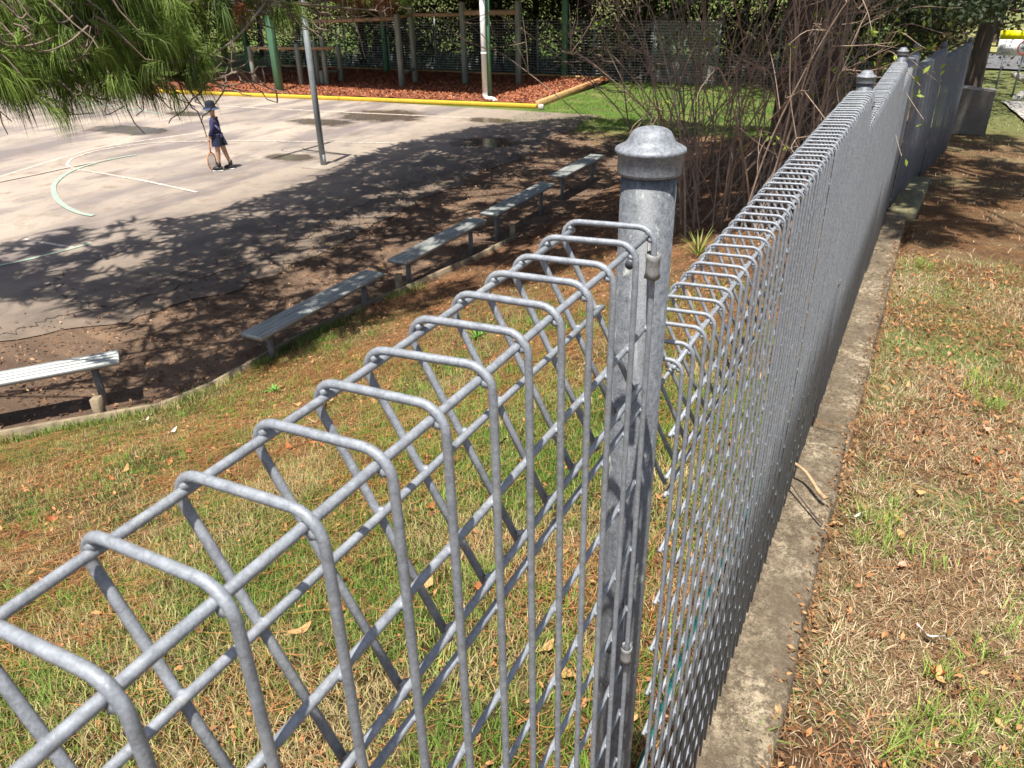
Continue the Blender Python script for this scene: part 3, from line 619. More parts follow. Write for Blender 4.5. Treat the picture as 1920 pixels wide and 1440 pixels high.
sg = empty('school_zone_sign', (21.0, -1.55, -.87), 0, 'white and yellow school zone sign on two thin posts by the road', 'sign')
M['sign_white'] = simple('sign_white', (.8, .8, .8), .4, 0, .02); M['sign_yellow'] = simple('sign_yellow', (.85, .80, .0), .45, 0, .02); M['sign_red'] = simple('sign_red', (.6, .05, .05), .45, 0, .05); M['sign_ink'] = simple('sign_ink', (.06, .06, .07), .5, 0, .05)
b = MB(); b.box((0, -.02, .965), (.012, .72, .33)); b.build('panel', M['sign_white'], sg, False)
b = MB(); b.box((0, 0, 1.225), (.014, .68, .18)); b.build('top_panel', M['sign_yellow'], sg, False)
for y in (.17, -.19):
    b = MB(); b.tube([(.03, y, -.2), (.03, y, 1.28)], .02, 8); b.build('post', M['pole_galv'], sg)
th = np.linspace(0, 2 * math.pi, 33); b = MB(); b.tube(np.stack([np.full(33, -.01), -.20 + .15 * np.cos(th), .97 + .15 * np.sin(th)], 1), .011, 6, False); b.build('speed_ring', M['sign_red'], sg)
def text(s, loc, size, par, mat, name='lettering'):
    cu = bpy.data.curves.new('lettering', 'FONT'); cu.body = s; cu.size = size; cu.extrude = .001; cu.align_x = 'CENTER'; cu.resolution_u = 2
    t = bpy.data.objects.new('t', cu); col.objects.link(t); dg = bpy.context.evaluated_depsgraph_get(); me = bpy.data.meshes.new_from_object(t.evaluated_get(dg)); bpy.data.objects.remove(t)
    o_ = link(name, me, mat, par); o_.location = loc; o_.rotation_euler = (math.pi / 2, 0, -math.pi / 2); return o_
text('40', (-.009, -.20, .905), .17, sg, M['sign_ink'])
text('7 - 9', (-.009, .16, 1.055), .07, sg, M['sign_ink']); text('2 - 4', (-.009, .16, .985), .07, sg, M['sign_ink']); text('SCHOOL', (-.009, .16, .91), .07, sg, M['sign_ink']); text('DAYS', (-.009, .16, .835), .07, sg, M['sign_ink'])

# ---------------------------------------------------------------- child
def skin(name, verts, edges, radii, mat, parent, sub=2):
    me = bpy.data.meshes.new(name); me.from_pydata(verts, edges, []); o_ = bpy.data.objects.new('tmp', me); col.objects.link(o_)
    md = o_.modifiers.new('s', 'SKIN'); sd = o_.modifiers.new('d', 'SUBSURF'); sd.levels = sub; sd.render_levels = sub
    for i_, rr in enumerate(radii): me.skin_vertices[0].data[i_].radius = rr if isinstance(rr, tuple) else (rr, rr)
    me.skin_vertices[0].data[0].use_root = True
    dg = bpy.context.evaluated_depsgraph_get(); m2 = bpy.data.meshes.new_from_object(o_.evaluated_get(dg)); bpy.data.objects.remove(o_)
    m2.name = name; m2.polygons.foreach_set('use_smooth', np.ones(len(m2.polygons), bool)); return link(name, m2, mat, parent)
ch = empty('person', (10.07, 11.66, ZC + .014), math.atan2(.89, -.46) + .12, 'child in navy jumper, shorts and bucket hat holding an orange racket on the court', 'person')
ch.scale = (1.04, 1.04, 1.03)
M['skin'] = simple('skin', (.52, .30, .20), .6, 0, .06); M['navy'] = simple('navy_cloth', (.04, .04, .11), .85, 0, .25, 30); M['navy_dark'] = simple('dark_navy_cloth', (.022, .028, .06), .85, 0, .25, 30); M['lilac'] = simple('lilac_band', (.24, .23, .45), .85, 0, .1, 30); M['shoe'] = simple('black_shoe', (.015, .015, .018), .5); M['sole'] = simple('white_sole', (.7, .7, .68), .6); M['hat'] = simple('navy_hat', (.009, .013, .028), .85, 0, .3, 25); M['hatband'] = simple('blue_hat_edge', (.06, .11, .22), .8)
# local frame: +x forward, +y the child's left, z up
V = [(0, 0, .60), (0, 0, .72), (.01, 0, .86), (0, 0, .95), (.005, 0, 1.0), (.015, 0, 1.06), (.02, 0, 1.13),
     (.01, .055, .55), (.02, .06, .33), (.045, .062, .10), (.06, .062, .045), (.13, .062, .03),
     (-.03, -.055, .55), (-.07, -.06, .33), (-.135, -.062, .10), (-.13, -.062, .045), (-.06, -.062, .03),
     (.0, .115, .90), (.03, .135, .74), (.11, .11, .60), (.0, -.115, .90), (.04, -.13, .74), (.13, -.10, .61)]
E_ = [(0, 1), (1, 2), (2, 3), (3, 4), (4, 5), (5, 6), (0, 7), (7, 8), (8, 9), (9, 10), (10, 11), (0, 12), (12, 13), (13, 14), (14, 15), (15, 16), (2, 17), (17, 18), (18, 19), (2, 20), (20, 21), (21, 22)]
R_ = [(.07, .085), (.065, .08), (.07, .09), .036, .04, (.076, .068), (.072, .066), .055, .044, .028, .026, .02, .055, .044, .028, .026, .02, .034, .027, .02, .034, .027, .02]
skin('body', V, E_, R_, M['skin'], ch)
b = MB(); b.blob((.095, 0, 1.05), (.014, .01, .016), 0); b.build('nose', M['skin'], ch)
for s in (1, -1):
    b = MB(); b.blob((.01, s * .074, 1.05), (.016, .008, .022), 0); b.build('ear', M['skin'], ch)
    b = MB(); b.blob((.083, s * .028, 1.066), (.007, .008, .006), 0); b.build('eye', M['sign_ink'], ch)
b = MB(); b.box((.086, 0, 1.02), (.006, .034, .006)); b.build('mouth', simple('lip', (.35, .12, .1)), ch, False)
Vj = [(0, 0, .60), (0, 0, .72), (.01, 0, .85), (.005, 0, .93), (0, .112, .895), (.03, .14, .74), (.105, .118, .625), (0, -.112, .895), (.04, -.135, .74), (.122, -.105, .635)]
skin('jumper', Vj, [(0, 1), (1, 2), (2, 3), (2, 4), (4, 5), (5, 6), (2, 7), (7, 8), (8, 9)], [(.10, .115), (.095, .11), (.09, .11), (.05, .055), .05, .042, .03, .05, .042, .03], M['navy'], ch)
def ring_band(z0, z1, rx, ry, mat, name, tilt=0, cx=0.0):
    th = np.linspace(0, 2 * math.pi, 25)[:-1]; V = [];
    for z in (z0, z1): V += [[cx + rx * math.cos(a), ry * math.sin(a), z + tilt * math.sin(a)] for a in th]
    b = MB(); b.add(V, [[i, (i + 1) % 24, 24 + (i + 1) % 24, 24 + i] for i in range(24)]); return b.build(name, mat, ch)
ring_band(.60, .665, .108, .122, M['lilac'], 'jumper_hem')
b = MB(); b.tube(spline([(.06, .06, .93), (.02, .115, .86), (-.04, .118, .80), (-.085, .085, .735)], 5), .016, 6); b.build('jumper_stripe', M['lilac'], ch)
for s, x0 in ((1, .012), (-1, -.045)):
    b = MB(); th = np.linspace(0, 2 * math.pi, 17)[:-1]; V = []
    for z, rx, cx_ in ((.655, .088, .0), (.56, .092, x0 * .5), (.445, .098, x0 * 1.3)): V += [[cx_ + rx * math.cos(a), s * .056 + rx * .78 * math.sin(a), z] for a in th]
    b.add(V, [[k * 16 + i, k * 16 + (i + 1) % 16, k * 16 + 16 + (i + 1) % 16, k * 16 + 16 + i] for k in range(2) for i in range(16)]); b.build('shorts_leg', M['navy_dark'], ch)
for x, y in ((.045, .062), (-.133, -.062)):
    b = MB(); b.tube([(x, y, .05), (x - .0, y, .16)], [.038, .036], 10); b.build('sock', M['shoe'], ch)
    b = MB(); b.tube(spline([(x - .055, y, .04), (x, y, .045), (x + .06, y, .04), (x + .12, y, .03)], 3), [.03, .038, .04, .042, .044, .045, .044, .042, .038, .03], 10); b.build('shoe', M['shoe'], ch)
    b = MB(); b.bbox((x + .035, y, .008), (.2, .075, .018), .006); b.build('sole', M['sole'], ch, False)
hp = [(.0005, 1.235), (.05, 1.232), (.075, 1.215), (.083, 1.17), (.086, 1.135), (.105, 1.118), (.132, 1.098), (.134, 1.092), (.104, 1.112), (.084, 1.125)]
b = MB(); b.lathe(hp, (0, 0, 0), 24); hat = b.build('hat', M['hat'], ch); hat.location = (.018, 0, -.04); hat.scale = (1.04, 1.0, 1.03); 
b = MB(); b.lathe([(.118, 1.110), (.137, 1.094), (.137, 1.089), (.118, 1.105)], (0, 0, 0), 24); hb = b.build('hat_brim_edge', M['hatband'], hat)
for s, (hx, hy, hz) in ((1, (.115, .108, .59)), (-1, (.135, -.098, .60))):
    b = MB()
    for k in range(4): b.tube([(hx, hy + s * (.015 - .011 * k), hz), (hx + .016, hy + s * (.015 - .011 * k), hz - .03), (hx + .004, hy + s * (.012 - .011 * k), hz - .055 + .006 * abs(k - 1))], [.008, .0075, .005], 6)
    b.tube([(hx - .005, hy - s * .02, hz + .01), (hx + .02, hy - s * .028, hz - .02)], [.008, .006], 6); b.build('hand', M['skin'], ch)
rk = empty('racket', (0, 0, 0), 0, 'orange framed racket held head down by the child', 'racket')
rk.location = ch.location; rk.rotation_euler = ch.rotation_euler
b = MB(); b.tube([(.135, .10, .62), (.15, .08, .42), (.155, .075, .34)], .013, 8); b.build('handle', simple('racket_grip', (.55, .2, .06)), rk)
th = np.linspace(0, 2 * math.pi, 29); Pr = np.stack([.165 + .10 * np.sin(th) * .55, .065 + .085 * np.sin(th), .185 - .165 * np.cos(th)], 1); b = MB(); b.tube(Pr, .011, 6, False); b.build('frame', simple('racket_orange', (.62, .24, .07), .5), rk)
b = MB()
for s in np.linspace(-.8, .8, 9):
    hh = .165 * math.sqrt(1 - s * s); b.tube([(.165 + .055 * s, .065 + .085 * s, .185 - hh), (.165 + .055 * s, .065 + .085 * s, .185 + hh)], .0035, 4, False)
    ww = math.sqrt(1 - s * s); b.tube([(.165 - .055 * ww, .065 - .085 * ww, .185 + .165 * s), (.165 + .055 * ww, .065 + .085 * ww, .185 + .165 * s)], .0035, 4, False)
b.build('strings', M['sole'], rk)
# ---------------------------------------------------------------- foliage builders
UP = np.array([0, 0, 1.0])
def unit(v): return v / (np.linalg.norm(v, axis=-1, keepdims=True) + 1e-9)
def needle_mesh(name, P, D, k, L, w, cols, droop=1.0, spread=.55):
    """drooping needle tufts: P bases, D twig directions, k needles each, cols (m,3)"""
    m = len(P); P = np.repeat(P, k, 0); D = np.repeat(D, k, 0); n = len(P)
    d0 = unit(D + spread * rng.normal(size=(n, 3))); P = P - D * rng.uniform(0, .13, (n, 1)) * L / .2
    l = L * rng.uniform(.65, 1.15, (n, 1)) / 3; g = np.array([0, 0, -1.0]) * droop
    p1 = P + d0 * l; p2 = p1 + unit(d0 * .5 + g * .95) * l; p3 = p2 + unit(d0 * .15 + g) * l
    s = unit(np.cross(d0, rng.normal(size=(n, 3)))) * w / 2
    V = np.stack([P - s, P + s, p1 - s, p1 + s, p2 - s * .85, p2 + s * .85, p3], 1).reshape(-1, 3); b_ = np.arange(n)[:, None] * 7
    Q = np.concatenate([b_ + [0, 1, 3, 2], b_ + [2, 3, 5, 4]]); T = b_ + [4, 5, 6]
    c_ = np.repeat(np.repeat(cols, k, 0) * rng.uniform(.7, 1.3, (n, 1)), 7, 0)
    return npmesh(name, V, Q, T, c_)
def leaf_mesh(name, P, size, cols, flat=.5):
    n = len(P); nrm = unit(rng.normal(size=(n, 3)) + np.array([-.25, -.1, flat])); a = unit(np.cross(nrm, rng.normal(size=(n, 3)))); b_ = np.cross(nrm, a)
    sz = size * rng.uniform(.6, 1.4, (n, 1)); a = a * sz; b_ = b_ * sz * .42
    V = np.stack([P - a * .5, P + b_ * .5 - a * .05 + nrm * sz * .08, P + a * .5, P - b_ * .5 - a * .05 + nrm * sz * .08], 1).reshape(-1, 3)
    return npmesh(name, V, np.arange(4 * n).reshape(-1, 4), None, np.repeat(cols * rng.uniform(.6, 1.45, (n, 1)), 4, 0))
def wob(a, c_, n=6, amp=.1, sag=0.0):
    t = np.linspace(0, 1, n)[:, None]; a = np.array(a, float); c_ = np.array(c_, float); L = np.linalg.norm(c_ - a)
    P = a + (c_ - a) * t; P[1:-1] += rng.normal(size=(n - 2, 3)) * amp * L / n; P[:, 2] -= (sag * L * 4 * t * (1 - t))[:, 0]; return P
bk = NT('pine_bark'); p = bk.geo_pos((1, 1, .22)); n1 = bk.noise(p, 16, 6, .7); n2 = bk.noise(bk.geo_pos(), 60, 4, .7)
bk.col(bk.mix(.35, bk.ramp(n1, [(.35, (.035, .025, .02)), (.5, (.13, .09, .07)), (.68, (.23, .165, .13))]), bk.ramp(n2, [(.3, (.05, .035, .03)), (.7, (.24, .17, .135))]))); bk.set(.95, 0, .1); bk.bump(n1, 1.0, .05); M['bark'] = bk.m
M['twig'] = simple('grey_brown_twig', (.2, .15, .115), .9, 0, .3, 30); M['shrub_stem'] = simple('shrub_stem', (.30, .22, .165), .9, 0, .35, 25); M['dark_bark'] = simple('dark_bark', (.08, .06, .048), .95, 0, .4, 12, .6, (1, 1, .3))

def trunk(parent, base, top, r0, r1, mat, n=36, m=60, ridge=.09, lean=.0):
    base = np.array(base, float); top = np.array(top, float); th = np.arange(n) / n * 2 * math.pi; V = []
    for i_ in range(m + 1):
        t = i_ / m; r_ = (r0 * (1 - t) + r1 * t) * (1 + .5 * math.exp(-t * 22)); c_ = base + (top - base) * t + np.array([math.sin(t * 5), math.cos(t * 4) - 1, 0]) * lean
        z = t * (top[2] - base[2]); rid = 1 + ridge * (np.abs(fbm(np.cos(th) * 4 + 9, np.sin(th) * 4 + z * .9, 91, 3) - .5) * 4 - .5) + ridge * .7 * (fbm(th * 5, z * 3 + th * 0, 92, 2) - .5)
        V.append(np.stack([c_[0] + r_ * rid * np.cos(th), c_[1] + r_ * rid * np.sin(th), np.full(n, c_[2])], 1))
    i = np.arange(m)[:, None] * n; j = np.arange(n)[None, :]; j2 = (j + 1) % n
    b = MB(); b.add(np.concatenate(V), np.stack([i + j, i + j2, i + n + j2, i + n + j], -1).reshape(-1, 4)); return b.build('trunk', mat, parent)

SH = np.array([1.05, .2]) / 3.1                      # shift of a shadow per metre of height
def inpoly(x, y, poly):
    r_ = np.zeros(len(x), bool); n = len(poly)
    for i in range(n):
        x1, y1 = poly[i]; x2, y2 = poly[(i + 1) % n]; k = ((y1 > y) != (y2 > y)); r_ ^= k & (x < (x2 - x1) * (y - y1) / (y2 - y1 + 1e-12) + x1)
    return r_

# ---------------------------------------------------------------- the big pine
pa = empty('pine_tree', (10.6, 1.25, float(H(10.6, 1.25))), 0, 'tall pine with furrowed brown trunk behind the bare shrubs at the fence', 'tree')
trunk(pa, (0, 0, -.1), (-.2, .4, 13), .40, .16, M['bark'], 48, 110)
A_shade = [(3.9, 4.75), (5.0, 4.3), (6.2, 3.0), (7.0, 2.1), (7.0, .6), (6.4, -.4), (5.9, -2.2), (5.7, -5), (14.0, -5), (14.3, -1.0), (15.5, .5), (18.0, 2.0), (18.4, 5.2), (18.3, 7.6), (16.0, 9.4), (13.9, 9.9), (12.2, 10.0), (10.8, 9.5), (8.8, 9.4), (7.4, 9.5), (6.8, 10.6), (5.0, 11.2), (3.9, 9.6), (4.3, 7.8), (3.7, 6.8), (3.8, 5.6)]
n = 15000; gx = rng.uniform(3, 19, n); gy = rng.uniform(-5, 11, n); k = inpoly(gx, gy, A_shade) & (fbm(gx * .9, gy * .9, 101) + rng.uniform(-.12, .12, n) > .28)
gap = (fbm(gx * 1.4 + 3, gy * 1.4, 102) > .56) & ((gy > 5.0) & (gx < 8.5)); k &= ~(gap & (rng.random(n) < .8)); k &= ~((gy > 3.5) & (gy < 7.4) & ((fbm(gx * 1.8 + 5, gy * 1.8, 104) > .55) | (rng.random(n) < .18))); k &= ~((gy < -.5) & ((fbm(gx * 1.6 + 9, gy * 1.6, 103) > .5) | (rng.random(n) < .2)))
gx, gy = gx[k], gy[k]; hh = rng.uniform(4.2, 10.5, len(gx)); gz = np.where(gy > 4.5, ZC, H(gx, gy))
P = np.stack([gx - SH[0] * hh, gy - SH[1] * hh, gz + hh], 1); D = unit(rng.normal(size=P.shape) * np.array([1, 1, .35]))
cc = np.array([.05, .085, .025]) * rng.uniform(.7, 1.3, (len(P), 1))
o = link('crown', needle_mesh('crown', P - np.array(pa.location), D, 8, .42, .055, cc, .12, .6), M['needle'], pa)
b = MB(); base = np.array(pa.location)
sel = rng.choice(len(P), 46, False)
for s_ in sel:
    t0 = np.array([-.1, .2, np.clip(P[s_][2] - base[2] - rng.uniform(.3, 1.5), 4, 12.5)]); b.tube(wob(t0, P[s_] - base, 7, .25, -.05), np.linspace(.06, .012, 7), 5, False)
b.build('limbs', M['bark'], pa)

# ---------------------------------------------------------------- the pine whose boughs hang in at the upper left
pb = empty('pine_tree', (-2.2, 8.2, float(H(-2.2, 8.2))), 0, 'weeping pine with long drooping green needles hanging in at upper left', 'tree')
trunk(pb, (0, 0, -.1), (.2, -.2, 10), .3, .12, M['bark'], 24, 40)
B0 = np.array(pb.location)
limbs = [[(-2.1, 8.1, 4.6), (.2, 6.9, 3.3), (1.8, 5.95, 2.35), (2.7, 5.35, 1.72), (3.3, 4.95, 1.42), (3.75, 4.6, 1.3)],
         [(-2.1, 8.1, 5.2), (.6, 7.0, 3.7), (2.4, 6.0, 2.5), (3.2, 5.3, 1.95), (3.8, 4.75, 1.62), (4.35, 4.2, 1.5)],
         [(1.0, 6.5, 2.9), (2.0, 5.9, 2.1), (2.45, 5.6, 1.6), (2.75, 5.3, 1.3), (3.05, 5.05, 1.12)],
         [(1.6, 6.1, 2.5), (2.2, 6.1, 1.9), (2.7, 5.95, 1.5), (3.3, 5.6, 1.3), (3.9, 5.3, 1.22)],
         [(2.2, 5.7, 2.1), (2.6, 5.5, 1.6), (2.9, 5.2, 1.36), (3.35, 4.85, 1.18), (3.65, 4.55, 1.1), (3.85, 4.4, 1.16)],
         [(3.0, 5.45, 2.1), (3.7, 4.9, 1.75), (4.2, 4.3, 1.6), (4.7, 3.75, 1.52)],
         [(3.2, 5.3, 1.95), (3.9, 5.0, 1.7), (4.7, 4.6, 1.62), (5.4, 4.15, 1.6)],
         [(1.2, 6.4, 2.8), (1.9, 5.75, 2.0), (2.3, 5.35, 1.55), (2.5, 5.1, 1.25)],
         [(2.4, 6.0, 2.5), (2.9, 6.3, 2.0), (3.6, 6.2, 1.7), (4.4, 5.9, 1.6)],
         [(1.8, 5.95, 2.35), (2.5, 5.5, 1.95), (3.1, 5.0, 1.72), (3.5, 4.6, 1.6)],
         [(1.0, 6.5, 2.9), (1.7, 5.6, 2.2), (2.1, 5.1, 1.7), (2.4, 4.85, 1.4)]]
tb = MB(); TP = []; TD = []; TC = []; 
for li, lm in enumerate(limbs):
    S_ = spline(lm, 8); tb.tube(S_ - B0, np.linspace(.032 if li < 2 else .018, .006, len(S_)), 6, False)
    for q_ in range(len(S_)):
        pt = S_[q_]
        if pt[2] > 2.15 or rng.random() < .2: continue
        tan = unit(S_[min(q_ + 1, len(S_) - 1)] - S_[q_ - 1])
        for _ in range(2):
            d = unit(tan * .8 + rng.normal(size=3) * .75 + np.array([0, 0, -.15])); L = rng.uniform(.14, .48); end = pt + d * L + np.array([0, 0, -.05 * L])
            W_ = wob(pt, end, 6, .22, .06); tb.tube(W_ - B0, np.linspace(.007, .0035, 6), 5, False)
            dd = unit(W_[-1] - W_[-2]); rightness = (end - np.array([2.6, 5.4, 1])) @ np.array([.46, -.89, 0])
            if rng.random() < .13:                       # upright bare candle
                tb.tube([W_[-1] - B0, W_[-1] - B0 + np.array([.005, 0, .05]), W_[-1] - B0 + np.array([.008, .01, .13])], [.006, .0065, .005], 5); 
            if end[2] < np.interp(rightness, [0, 1.2, 1.4, 2.5], [.95, 1.03, 1.44, 1.6]): continue
            if rightness > 1.35 and rng.random() < .25: continue
            ks = [1.0] if rng.random() < .4 else [1.0, .55]
            for f_ in ks:
                TP.append(pt + (end - pt) * f_); TD.append(dd)
                dead = rightness > 1.5 and rng.random() < .38
                TC.append(np.array([.19, .07, .028]) if dead else np.array([.11, .17, .032]) * rng.uniform(.4, 1.8) + np.array([.03, .02, 0]) * rng.random())
tb.build('limbs', M['twig'], pb)
TP = np.array(TP); TD = np.array(TD); TC = np.array(TC); n0 = len(TP)
nb = 180; rt = rng.uniform(-.4, 2.6, nb); dp = rng.uniform(.3, 2.6, nb); zz = rng.uniform(1.25, 2.2, nb) + np.interp(rt, [0, 1.3, 2.5], [-.1, .1, .3]) + dp * .05
BP = np.array([2.6, 5.4, 0]) + rt[:, None] * np.array([.46, -.89, 0]) + dp[:, None] * np.array([.7, .6, 0]) + zz[:, None] * UP; BD = unit(rng.normal(size=(nb, 3)) + np.array([.3, -.2, -.3]))
bc = np.array([.06, .10, .022]) * rng.uniform(.6, 1.5, (nb, 1)); dm = (rt > 1.5) & (rng.random(nb) < .4); bc[dm] = np.array([.17, .065, .028])
nc = 75; rt = rng.uniform(.35, 1.38, nc); dp = rng.uniform(-.3, .6, nc); zz = rng.uniform(1.12, 1.75, nc) + .12 * (rt > 1.1)
B2 = np.array([2.6, 5.4, 0]) + rt[:, None] * np.array([.46, -.89, 0]) + dp[:, None] * np.array([.7, .6, 0]) + zz[:, None] * UP; D2 = unit(rng.normal(size=(nc, 3)) + np.array([.4, -.4, -.1]))
BP = np.concatenate([BP, B2]); BD = np.concatenate([BD, D2]); bc = np.concatenate([bc, np.array([.12, .18, .034]) * rng.uniform(.5, 1.7, (nc, 1))]); nb = len(BP)
TP = np.concatenate([TP, BP]); TD = np.concatenate([TD, BD]); TC = np.concatenate([TC, bc])
for q_ in range(0, nb, 2):
    bl = MB(); bl.tube(wob(BP[q_] - B0 - BD[q_] * .1, BP[q_] - B0 + np.array([-.25, .3, .45]) * rng.uniform(.4, 1.1), 5, .2), np.linspace(.004, .008, 5), 4, False); bl.build('twig', M['twig'], pb)
link('needles', needle_mesh('needles', TP - B0, TD, 60, .255, .0034, TC, 1.0, .34), M['needle'], pb)
for q_ in range(22):
    b = MB(); r_ = rng.uniform(.1, 1.0); a = np.array([2.6, 5.4, 0]) + r_ * np.array([.46, -.89, 0]) - np.array([.78, .41, 0]) * rng.uniform(-.1, .35) + np.array([0, 0, rng.uniform(1.15, 1.6)]) - B0; dx = rng.normal(size=3) * np.array([.16, .16, .07]); b.tube(spline([a, a + dx * .5 + np.array([0, 0, -.04]), a + dx + np.array([0, 0, -.03]), a + dx * 1.3 + np.array([.02, -.03, .06])], 4), np.linspace(.007, .0038, 13), 5, False); b.build('twig', M['twig'], pb)
for q_ in [i_ for i_ in rng.choice(n0, 60, False) if .1 < (TP[i_] - np.array([2.6, 5.4, 1])) @ np.array([.46, -.89, 0]) < .75 and TP[i_][2] < 1.45][:8]:
    b = MB(); a = TP[q_] - B0; b.tube(spline([a, a + np.array([.03, -.02, -.1]), a + np.array([.02, .05, -.24]), a + np.array([.1, .06, -.3]) + rng.normal(size=3) * .06], 4), .0035, 5, False); b.build('twig', M['twig'], pb)
b = MB(); b.tube(spline([(4.4, 4.3, 1.8), (4.1, 4.42, 1.5), (3.9, 4.52, 1.33), (3.7, 4.65, 1.24), (3.42, 4.87, 1.22)], 6) - B0, np.linspace(.011, .005, 25), 6); b.build('dead_bough', simple('bleached_twig', (.3, .26, .22), .9, 0, .2, 20), pb)
for cpt in [(2.98, 5.2, 1.42), (3.5, 5.0, 1.5)]:
    b = MB(); b.lathe([(.001, .04), (.016, .03), (.022, .0), (.017, -.03), (.006, -.045), (.001, -.047)], np.array(cpt) - B0, 12); b.build('cone', simple('cone_brown', (.24, .16, .1), .9, 0, .4, 60, .5), pb)
# upper crown, out of the picture, kept to the side of the trunk away from the court
n = 1800; a = rng.uniform(0, 6.28, n); rr = 2.3 * np.sqrt(rng.random(n)); P = np.stack([-3.4 + rr * np.cos(a), 8.6 + rr * np.sin(a), rng.uniform(4, 9, n)], 1)
link('crown', needle_mesh('crown', P - B0, unit(rng.normal(size=P.shape)), 8, .4, .04, np.array([.05, .085, .025]) * np.ones((n, 1)), .7, .8), M['needle'], pb)

# ---------------------------------------------------------------- bare shrubs by the fence
def shrub(label, x, y, nst, hmin, hmax, tilt, leafy, seed, lean=(0, 0), base_r=.3):
    z = float(H(x, y)); o = empty('bare_shrub', (x, y, z), 0, label, 'shrub', 'bare shrubs beside the pine trunk'); LP = []
    for s_ in range(nst):
        a = rng.uniform(0, 6.28); b0 = np.array([rng.normal() * base_r, rng.normal() * base_r, -.05]); tl = min(abs(rng.normal()) * tilt + .08, .85); Lh = rng.uniform(hmin, hmax)
        d = np.array([math.cos(a) * math.sin(tl) + lean[0] * rng.random(), math.sin(a) * math.sin(tl) + lean[1] * rng.random(), math.cos(tl)]); e_ = b0 + d * Lh; mid = (b0 + e_) / 2 + np.array([math.cos(a), math.sin(a), 0]) * -.08 * Lh + rng.normal(size=3) * .06
        if y + e_[1] < .45: e_[1] = .45 - y + .3 * rng.random()
        if x + e_[0] < 5.6: e_[0] = 5.6 - x
        S_ = spline([b0, mid, e_, e_ + (e_ - mid) * .2 + np.array([math.cos(a), math.sin(a), -.2]) * .15], 6); r0 = rng.uniform(.006, .014)
        b = MB(); b.tube(S_, np.linspace(r0, .003, len(S_)), 6, False)
        for _ in range(rng.integers(6, 12)):
            q_ = rng.integers(4, len(S_) - 1); p0 = S_[q_]; dd = unit(unit(S_[q_] - S_[q_ - 1]) * .6 + rng.normal(size=3) * .65 + np.array([0, 0, .25])); l = rng.uniform(.2, .75)
            W_ = spline([p0, p0 + dd * l * .5 + rng.normal(size=3) * .03, p0 + dd * l + np.array([0, 0, .12 * l])], 3); b.tube(W_, np.linspace(.005, .0022, len(W_)), 4, False); LP.append(W_[-1])
            if rng.random() < .6:
                p1 = W_[len(W_) // 2]; d2 = unit(dd + rng.normal(size=3) * .8); b.tube(wob(p1, p1 + d2 * rng.uniform(.12, .35), 4, .2), [.003, .0028, .0024, .002], 4, False); LP.append(p1 + d2 * .2)
        b.build('stem', M['shrub_stem'], o)
    LP = np.array(LP); k = rng.random(len(LP)) < leafy; LP = LP[k]
    if len(LP):
        P = np.repeat(LP, 4, 0) + rng.normal(size=(len(LP) * 4, 3)) * .022; o2 = link('leaves', leaf_mesh('leaves', P, .05, np.array([.22, .30, .04]) * np.ones((len(P), 1))), M['leafcol'], o); o2['kind'] = 'stuff'
    return o
shrub('bare many-stemmed shrub rising behind the nearest capped post', 7.9, 1.75, 32, 1.5, 3.2, .5, .06, 1, (-.15, .1))
shrub('bare shrub with stems leaning over the fence beside the pine trunk', 6.7, .95, 24, 1.4, 2.8, .45, .16, 2, (.35, -.25), .22)
shrub('bare shrub in front of the bright lawn, left of the pine trunk', 10.6, 2.6, 24, 1.8, 3.4, .4, .05, 3, (-.1, .15))
# leafy twigs that reach over the third and fourth panels
tw = empty('leafy_sprig', (7.0, .35, .6), 0, 'sprig with fresh yellow-green leaves hanging over the shaded fence', 'sprig')
b = MB(); LP = []
for e_ in [(5.3, -.10, 1.05), (5.6, -.16, .8), (6.2, -.2, 1.3), (5.2, -.08, .62), (6.0, -.2, 1.0), (6.8, -.25, 1.45), (5.6, -.08, 1.25)]:
    S_ = spline([(7.0, .35, .6), ((7 + e_[0]) / 2, .2, (.6 + e_[2]) / 2 + .35), e_], 8); b.tube(S_ - np.array(tw.location), np.linspace(.006, .002, len(S_)), 5, False)
    for q_ in range(6, len(S_), 2): LP.append(S_[q_] + rng.normal(size=3) * .05)
b.build('twigs', M['shrub_stem'], tw); LP = np.array(LP); P = np.repeat(LP, 2, 0) + rng.normal(size=(len(LP) * 2, 3)) * .02
link('leaves', leaf_mesh('leaves', P - np.array(tw.location), .05, np.array([.26, .33, .05]) * np.ones((len(P), 1))), M['leafcol'], tw)

